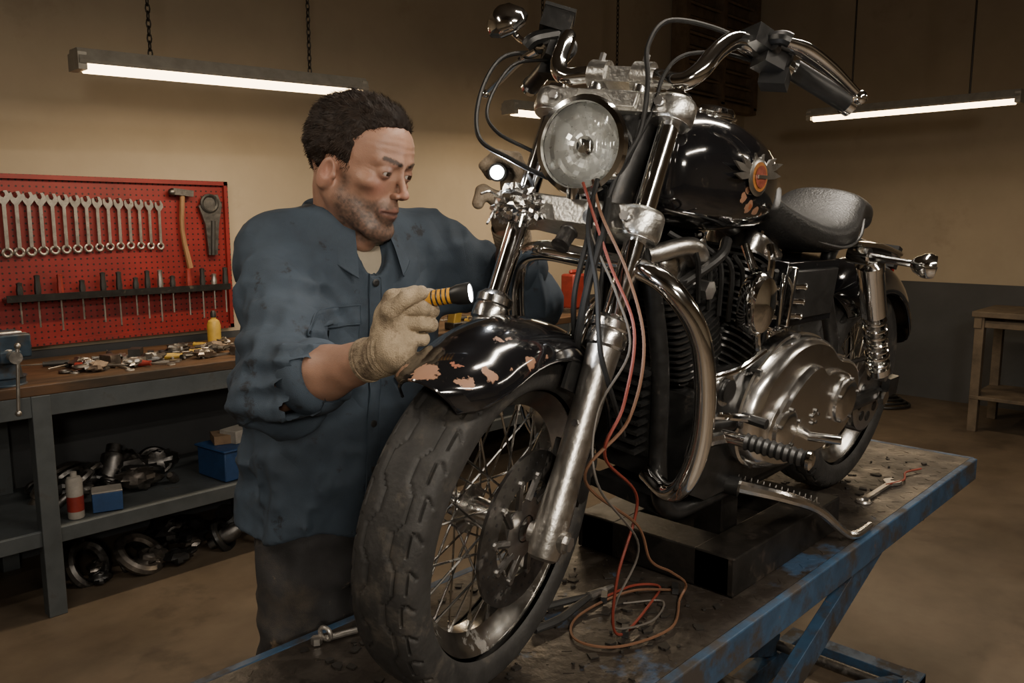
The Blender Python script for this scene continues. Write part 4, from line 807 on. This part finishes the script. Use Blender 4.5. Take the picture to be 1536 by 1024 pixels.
def boots(P):
    d=np.full(len(P),9.)
    for a in(AR,AL):
        b=smin(cone(P,a+[0,0,.04],a+[0,0,-.04],.05,.052),elp(P,a+E2*.085+[0,0,-.062],(.05,.05,.045)),.03); b=smin(b,cone(P,a+E2*.02+[0,0,-.055],a+E2*.14+[0,0,-.062],.045,.040),.03); d=np.minimum(d,b)
    return smax(d,.002-P[:,2],.006)
V,F=surfnet(boots,(-.56,1.32,-.01),(-.05,1.80,.20),.008); mesh('boots',V,F,bootm,man,TM)
# head
ey=nrm([.86,-.47,-.27]); ex=nrm(np.cross(ey,[0.06,0.02,1])); ez=np.cross(ex,ey); HK=1.0; HO=np.array([-.266,1.476,1.590])
THl=(np.stack([ex,ey,ez],1)*HK,HO); THi=np.linalg.inv(THl[0]); TH=(TM[0]@THl[0],TM[0]@HO)
NB=THi@(np.array([-.304,1.535,1.44])-HO)
EC=np.array([.0305,.0715,.004])
def head(p):
    a=p.copy(); a[:,0]=np.abs(a[:,0])
    d=elp(p,(0,-.018,.032),(.074,.095,.082))
    d=smin(d,elp(p,(0,.020,-.028),(.055,.060,.080)),.03)
    d=smin(d,elp(p,(0,.052,.040),(.050,.030,.040)),.03)
    d=smin(d,cone(a,(.050,.002,-.056),(.022,.064,-.098),.018,.016),.022)
    d=smin(d,elp(p,(0,.072,-.103),(.022,.016,.016)),.014)
    d=smin(d,elp(a,(.043,.054,-.018),(.017,.018,.013)),.018)
    d=smin(d,cone(a,(.012,.0825,.0215),(.042,.068,.0225),.0085,.0075),.012)
    d=smin(d,cone(p,(0,.079,.016),(0,.1015,-.024),.0062,.0070),.010)
    d=smin(d,elp(p,(0,.1035,-.029),(.0085,.0085,.0068)),.006)
    d=smin(d,elp(a,(.0100,.092,-.0325),(.0055,.009,.0058)),.006)
    d=smax(d,-elp(a,(.030,.098,.001),(.019,.019,.0105)),.010)
    d=smax(d,-elp(a,(.0125,.094,.004),(.006,.012,.012)),.010)
    d=smin(d,elp(p,(0,.077,-.062),(.025,.014,.020)),.015)
    d=smin(d,sph(a,EC,.0142),.004)
    d=smax(d,-elp(a,EC+np.array([.0005,.016,-.0022]),(.0125,.012,.0036)),.0009)
    d=smax(d,-cone(a,EC+np.array([-.010,.0135,.0040]),EC+np.array([.012,.0115,.0036]),.0008,.0008),.0018)
    d=smax(d,-cone(a,EC+np.array([-.012,.0125,-.0095]),EC+np.array([.012,.0085,-.011]),.0009,.0006),.003)
    d=smin(d,cone(a,(0,.0880,-.0590),(.020,.0795,-.0625),.0042,.0022),.004)
    d=smin(d,cone(a,(0,.0875,-.0690),(.016,.0800,-.0670),.0052,.0026),.004)
    d=smax(d,-cone(a,(0,.0955,-.0638),(.024,.0825,-.0642),.0022,.0014),.002)
    d=smax(d,-elp(p,(0,.0975,-.0815),(.016,.007,.005)),.008)
    d=smax(d,-elp(p,(0,.0965,-.050),(.0030,.006,.006)),.004)
    d=smax(d,-sph(a,(.0055,.101,-.0375),.0024),.002)
    d=smax(d,-cone(a,(.018,.091,-.035),(.029,.081,-.060),.0022,.0014),.007)
    R=rotx(-.22); zo=np.array([-.003,0,-.018]); e_=elp(a,zo+(.0755,-.010,-.006),(.0060,.0155,.026),R); e_=smin(e_,elp(a,zo+(.0790,-.012,-.004),(.0042,.0165,.027),R),.003)
    e_=smax(e_,-elp(a,zo+(.0850,-.007,.002),(.0075,.0100,.017),R),.0025); e_=smin(e_,cone(a,zo+(.078,-.015,.010),zo+(.078,-.011,-.014),.0026,.0026),.002); e_=smin(e_,elp(a,zo+(.0765,.005,-.006),(.004,.004,.006)),.003)
    d=smin(d,e_,.006)
    d=smin(d,cone(p,(0,-.028,-.045),NB,.056,.064),.022)
    d=smin(d,cone(a,(.058,-.02,-.04),(.012,NB[1]+.055,NB[2]+.03),.010,.012),.02)
    d=smin(d,elp(p,(0,.045,-.125),(.012,.012,.016)),.02)
    fz=np.clip((p[:,1]-.040)*40,0,1)*np.clip(1-np.abs(p[:,2]-.050)/.020,0,1); d=d+.0005*np.sin(p[:,2]*520+3*vn(p,(30,30,30)))*fz
    gl_=np.clip(1-np.linalg.norm(a-np.array([.006,.088,.022]),axis=1)/.012,0,1); d=d+.0009*np.sin(p[:,0]*700)*gl_
    fe=np.clip(1-np.linalg.norm(a-np.array([.052,.058,.002]),axis=1)/.014,0,1); d=d+.0006*np.sin((p[:,2]-.4*a[:,0])*1000)*fe
    return d+.0012*(vn(p,(60,60,60))-.5)+.0004*(vn(p,(160,160,160))-.5)
V,F=surfnet(head,(-.10,-.13,-.215),(.10,.13,.135),.0019)
a=V.copy(); a[:,0]=np.abs(a[:,0]); base=np.tile(np.array([.37,.205,.14]),(len(V),1))
def blend(m,c):
    global base
    m=np.clip(m,0,1)[:,None]; base=base*(1-m)+np.array(c)*m
def near(c,r): return np.clip(1-np.linalg.norm(a-np.array(c),axis=1)/r,0,1)
n1=vn(V,(300,300,300)); n2=vn(V,(40,40,40),3.)
blend(.6*near((.035,.068,-.025),.03),(.40,.155,.11)); blend(.6*near((0,.104,-.029),.02),(.40,.155,.11)); blend(.6*near((.078,-.01,-.022),.03),(.40,.16,.115))
beard=np.clip((-.036-V[:,2])*50,0,1)*np.clip((V[:,1]-.0)*60,0,1)*np.clip((V[:,2]+.135)*50,0,1)
jawl=np.clip((V[:,1]-.002)*60,0,1)*np.clip((.036-V[:,1])*50,0,1)*np.clip((.0-V[:,2])*50,0,1)*np.clip((V[:,2]+.12)*50,0,1); cheek=near((.042,.064,-.034),.020)*1.5
bm_=np.clip(np.maximum(beard,jawl)-cheek,0,1)
blend(bm_*(.72+.5*(n1-.45)),(.050,.037,.031))
lip=np.clip((.0075-np.minimum(seg(a,(0,.0880,-.0590),(.020,.0795,-.0625))[0],seg(a,(0,.0875,-.0690),(.016,.0800,-.0670))[0]))*400,0,1); blend(lip*.75,(.26,.11,.085))
blend(np.clip((.0042-seg(a,(0,.0935,-.0638),(.024,.0815,-.0642))[0])*500,0,1)*.85,(.07,.028,.022))
brow=np.clip((.0052-seg(a,(.012,.0915,.0215),(.042,.0775,.0265))[0]+.003*(n1-.5))*450,0,1); blend(brow*.9,(.03,.02,.015))
blend(.65*near(EC+np.array([0,.012,0]),.018),(.20,.10,.075))
blend(np.clip((.0016-np.abs(elp(a,EC+np.array([.0005,.016,-.0022]),(.0125,.012,.0036))))*900,0,1)*(np.linalg.norm(a-EC,axis=1)<.018)*.8,(.035,.018,.014))
base*= (1+.2*(n2-.5))[:,None]
mesh('head',V,F,skinm,man,TH,base)
def ball(c,r,cap_=None,g=(0,1,0),n=28,m=20):
    th=np.linspace(0,cap_ if cap_ else pi,m); ph=np.arange(n)*2*pi/n; g=nrm(g); u=nrm(np.cross(g,[0,0,1])); w=np.cross(g,u)
    return np.array([(np.array(c)+r*(g*cos(t)+sin(t)*(u*cos(q)+w*sin(q)))) for t in th for q in ph]),[[i*n+j,i*n+(j+1)%n,(i+1)*n+(j+1)%n,(i+1)*n+j] for i in range(m-1) for j in range(n)]
for s in(1,-1):
    c=EC*np.array([s,1,1]); g=[-.02,1,-.18]
    V2,F2=ball(c,.0129); mesh('eyeball',V2,F2,eyew,man,TH); V2,F2=ball(c,.0132,.46,g,m=6); mesh('iris',V2,F2,irism,man,TH)
def hair(p):
    a=np.abs(p[:,0]); d=elp(p,(0,-.021,.036),(.0770,.0990,.0865))
    d=smin(d,elp(p,(0,.022,.078),(.043,.034,.026)),.03)
    d=d-.006*(ridge(p@rotx(.5),(55,16,40))-.5)-.004*(ridge(p,(90,50,70),3.)-.5)
    zl=np.interp(p[:,1],[-.13,-.06,-.036,-.026,-.004,.004,.014,.021,.027,.042,.060,.085],[-.080,-.072,-.052,.000,.004,-.012,-.036,-.034,.034,.054,.068,.076])
    zl=zl+.008*(vn(p,(120,120,120))-.5)
    return smax(d,zl-p[:,2],.018)
V,F=surfnet(hair,(-.10,-.14,-.10),(.10,.11,.15),.0026); mesh('hair_base',V,F,hairm,man,TH)
gr=np.stack([hair(V+np.eye(3)[i]*.002)-hair(V-np.eye(3)[i]*.002) for i in range(3)],1); gr/=np.linalg.norm(gr,axis=1)[:,None]+1e-9
sel=rng.choice(len(V),15000); sv=[];sf=[]
for k,i in enumerate(sel):
    p=V[i]; n=gr[i]; fl=np.array([.15*(rng.rand()-.5),-.9,-.6 if p[2]<.06 else -.1])
    if p[1]>.0 and p[2]>.06: fl=np.array([.9*(rng.rand()-.5)+.4,-.2,.5])
    if abs(p[0])>.06 and p[1]>-.02: fl=np.array([0,-.5,-1.])
    fl=nrm(fl-n*(fl@n)); l=.007+.007*rng.rand()+(.006 if p[2]>.08 else 0); dr=nrm(fl+n*(.12+.35*rng.rand())+(rng.rand(3)-.5)*.35); w=nrm(np.cross(dr,n))*.00045
    q1=p+dr*l*.55; q2=p+dr*l*.55+nrm(dr-n*.4)*l*.45; b=p-n*.001
    sv+= [b-w,b+w,q1+w*.8,q1-w*.8,q2]; j=5*k; sf+= [[j,j+1,j+2,j+3],[j+3,j+2,j+4]]
j=len(sv)
for s in(1,-1):
    for k in range(260):
        t=rng.rand(); p=np.array([.012,.0920,.0205])*(1-t)+np.array([.043,.0770,.0265])*t+np.array([0,0,(rng.rand()-.5)*.0050*(1-.5*t)]); p[0]*=s
        d=nrm([s*.8,-.35,.35-.5*t]); w=np.array([0,0,.0004]); q=p+d*.007; sv+=[p-w,p+w,q+np.array([0,.001,0])]; sf.append([j,j+1,j+2]); j+=3
mesh('hair_strands',np.array(sv),sf,hairm,man,TH,smooth=False)
def arms(P):
    d=smin(cone(P,ER,ER+(WR-ER)*.45,.040,.038),cone(P,ER+(WR-ER)*.45,WR,.038,.026),.02); e=smin(cone(P,EL,EL+(WL-EL)*.5,.040,.038),cone(P,EL+(WL-EL)*.5,WL-(WL-EL)*.1,.038,.030),.02)
    return np.minimum(d,e)+.002*(vn(P,(50,50,50))-.5)
V,F=surfnet(arms,(-.45,1.05,1.15),(.12,1.66,1.53),.006); col=np.tile(np.array([.31,.175,.12]),(len(V),1))*(1+.35*(vn(V,(60,60,60))-.5))[:,None]; mesh('forearms',V,F,skinm,man,TM,col)
def chain(P,pts,rs,k=.004):
    d=None
    for i in range(len(pts)-1):
        c=cone(P,pts[i],pts[i+1],rs[i],rs[i+1]); d=c if d is None else smin(d,c,k)
    return d
RF=[[(-.176,1.122,1.394),(-.136,1.118,1.402),(-.112,1.135,1.396),(-.112,1.158,1.388)],
    [(-.168,1.114,1.374),(-.124,1.112,1.376),(-.108,1.136,1.370),(-.122,1.158,1.366)],
    [(-.168,1.114,1.352),(-.126,1.112,1.350),(-.111,1.134,1.345),(-.126,1.157,1.345)],
    [(-.176,1.118,1.331),(-.141,1.114,1.324),(-.126,1.133,1.320),(-.138,1.152,1.324)]]
RT=[(-.196,1.118,1.335),(-.178,1.098,1.372),(-.150,1.094,1.394),(-.124,1.106,1.404)]
c0_=np.array([-.150,1.125,1.362]); c1_=np.array([-.145,1.128,1.362]); ks=.80
RF=[[tuple(c1_+(np.array(p)-c0_)*ks) for p in f] for f in RF]; RT=[tuple(c1_+(np.array(p)-c0_)*ks) for p in RT]
def gR(P):
    pal=None
    for f in RF:
        c=cone(P,WR+np.array([.008,.0,.010]),f[0],.022,.0118); pal=c if pal is None else smin(pal,c,.012)
    pal=smin(pal,elp(P,c1_+(np.array([-.182,1.122,1.355])-c0_)*ks,(.022,.017,.028)),.01)
    fg=None
    for f in RF:
        c=chain(P,f,[.0108,.0101,.0095,.0087]); fg=c if fg is None else np.minimum(fg,c)
    d=smin(pal,fg,.004); d=smin(d,chain(P,RT,[.0150,.0120,.0106,.0097]),.005)
    d=smin(d,cone(P,WR-nrm(WR-ER)*.035,WR+nrm(WR-ER)*.015,.031,.027),.012)
    return d-.0010*(ridge(P,(70,70,70))-.5)
V,F=surfnet(gR,(-.28,1.05,1.23),(-.07,1.20,1.43),.0023); mesh('glove',V,F,glovem,man,TM)
mb=MB(); d=nrm(WR-ER); mb.lathe([(.0295+.0014*(i%2),-.045+i*.004) for i in range(14)],WR,d,glovem,n=40,cap=False); mb.lathe([(.0325,-.047),(.0325,-.041)],WR,d,glovem,n=40)
d=nrm(WL-EL); mb.lathe([(.034+.0014*(i%2),-.04+i*.004) for i in range(11)],WL,d,gloveshade,n=40,cap=False); mb.build('glove_cuffs',man,TM)
LF=[[(.022,1.475+.021*i,1.570),(.006,1.472+.021*i,1.602),(-.026,1.472+.021*i,1.607-.003*i),(-.049+.003*i,1.474+.021*i,1.590-.004*i)] for i in range(4)]
LT=[(.004,1.490,1.520),(-.028,1.478,1.532),(-.052,1.472,1.545),(-.060,1.470,1.525)]
def gL(P):
    pal=cone(P,WL-nrm(WL-EL)*.03,WL+np.array([.0,.01,.012]),.033,.030)
    for f in LF: pal=smin(pal,cone(P,WL+np.array([.0,.01,.012]),f[0],.028,.0150),.012)
    pal=smin(pal,elp(P,(.004,1.535,1.560),(.026,.018,.036)),.012)
    fg=None
    for f in LF:
        c=chain(P,f,[.0128,.0118,.0110,.0100]); fg=c if fg is None else np.minimum(fg,c)
    d=smin(pal,fg,.006); d=smin(d,chain(P,LT,[.018,.014,.0125,.011]),.006)
    return d-.0012*(ridge(P,(70,70,70))-.5)
V,F=surfnet(gL,(-.09,1.42,1.42),(.07,1.60,1.65),.0026); mesh('glove_left_hand',V,F,gloveshade,man,TM)
ylw=M('flashlight_yellow',(.55,.27,.03),.35,var=.1); lensm=M('flashlight_lens',(1,1,1),.2,emit=((.90,.95,1.),70.))
fl1=empty('flashlight',tuple(TM[0]@np.array([-.11,1.14,1.39])))
mb=MB(); a0=np.array([-.150,1.140,1.380]); a1=np.array([-.060,1.122,1.394]); d=nrm(a1-a0); 
mb.lathe([(.007,0),(.0105,.004),(.0105,.03),(.0112,.032),(.0112,.068),(.0108,.070)],a0,d,ylw,n=28); mb.lathe([(.0110,.068),(.0120,.071),(.0140,.077),(.0150,.090),(.0150,.096),(.0125,.096),(.0125,.094)],a0,d,blackp,n=28,cap=False); mb.lathe([(.0126,.0945),(.0005,.0955)],a0,d,lensm,n=24)
for i in range(4): mb.lathe([(.0109,.040+i*.007),(.0118,.042+i*.007),(.0109,.044+i*.007)],a0,d,blackp,n=24,cap=False)
mb.build('flashlight_body',fl1,TM)
fl2=empty('flashlight',tuple(TM[0]@np.array([-.026,1.49,1.577])))
mb=MB(); b0=np.array([-.016,1.56,1.580]); b1=np.array([-.0265,1.45,1.577]); d2=nrm(b1-b0); mb.lathe([(.01,0),(.0135,.004),(.0135,.08),(.0155,.09),(.0160,.108),(.0125,.108),(.012,.104)],b0,d2,blackp,n=28,cap=False); mb.lathe([(.0118,.104),(.0005,.106)],b0,d2,lensm,n=24)
mb.build('flashlight_body',fl2,TM)
def spot(p,d,e,par,ang=1.0):
    ld=bpy.data.lights.new('flashlight_beam','SPOT'); ld.energy=e; ld.spot_size=ang; ld.spot_blend=.6; ld.shadow_soft_size=.012; ld.color=(.93,.96,1)
    o=bpy.data.objects.new('flashlight_beam',ld); bpy.context.collection.objects.link(o); pw=Vector(TM[0]@np.array(p)); dw=Vector(TM[0]@np.array(d)); o.matrix_world=Matrix.Translation(pw)@dw.to_track_quat('-Z','Y').to_matrix().to_4x4(); setpar(o,par)
spot(a0+d*.100,d,5,fl1,2.2); spot(b0+d2*.112,d2,2.5,fl2,2.8)
world=bpy.data.worlds.new('world'); sc.world=world; world.use_nodes=True; world.node_tree.nodes['Background'].inputs[0].default_value=(.10,.075,.05,1); world.node_tree.nodes['Background'].inputs[1].default_value=.25
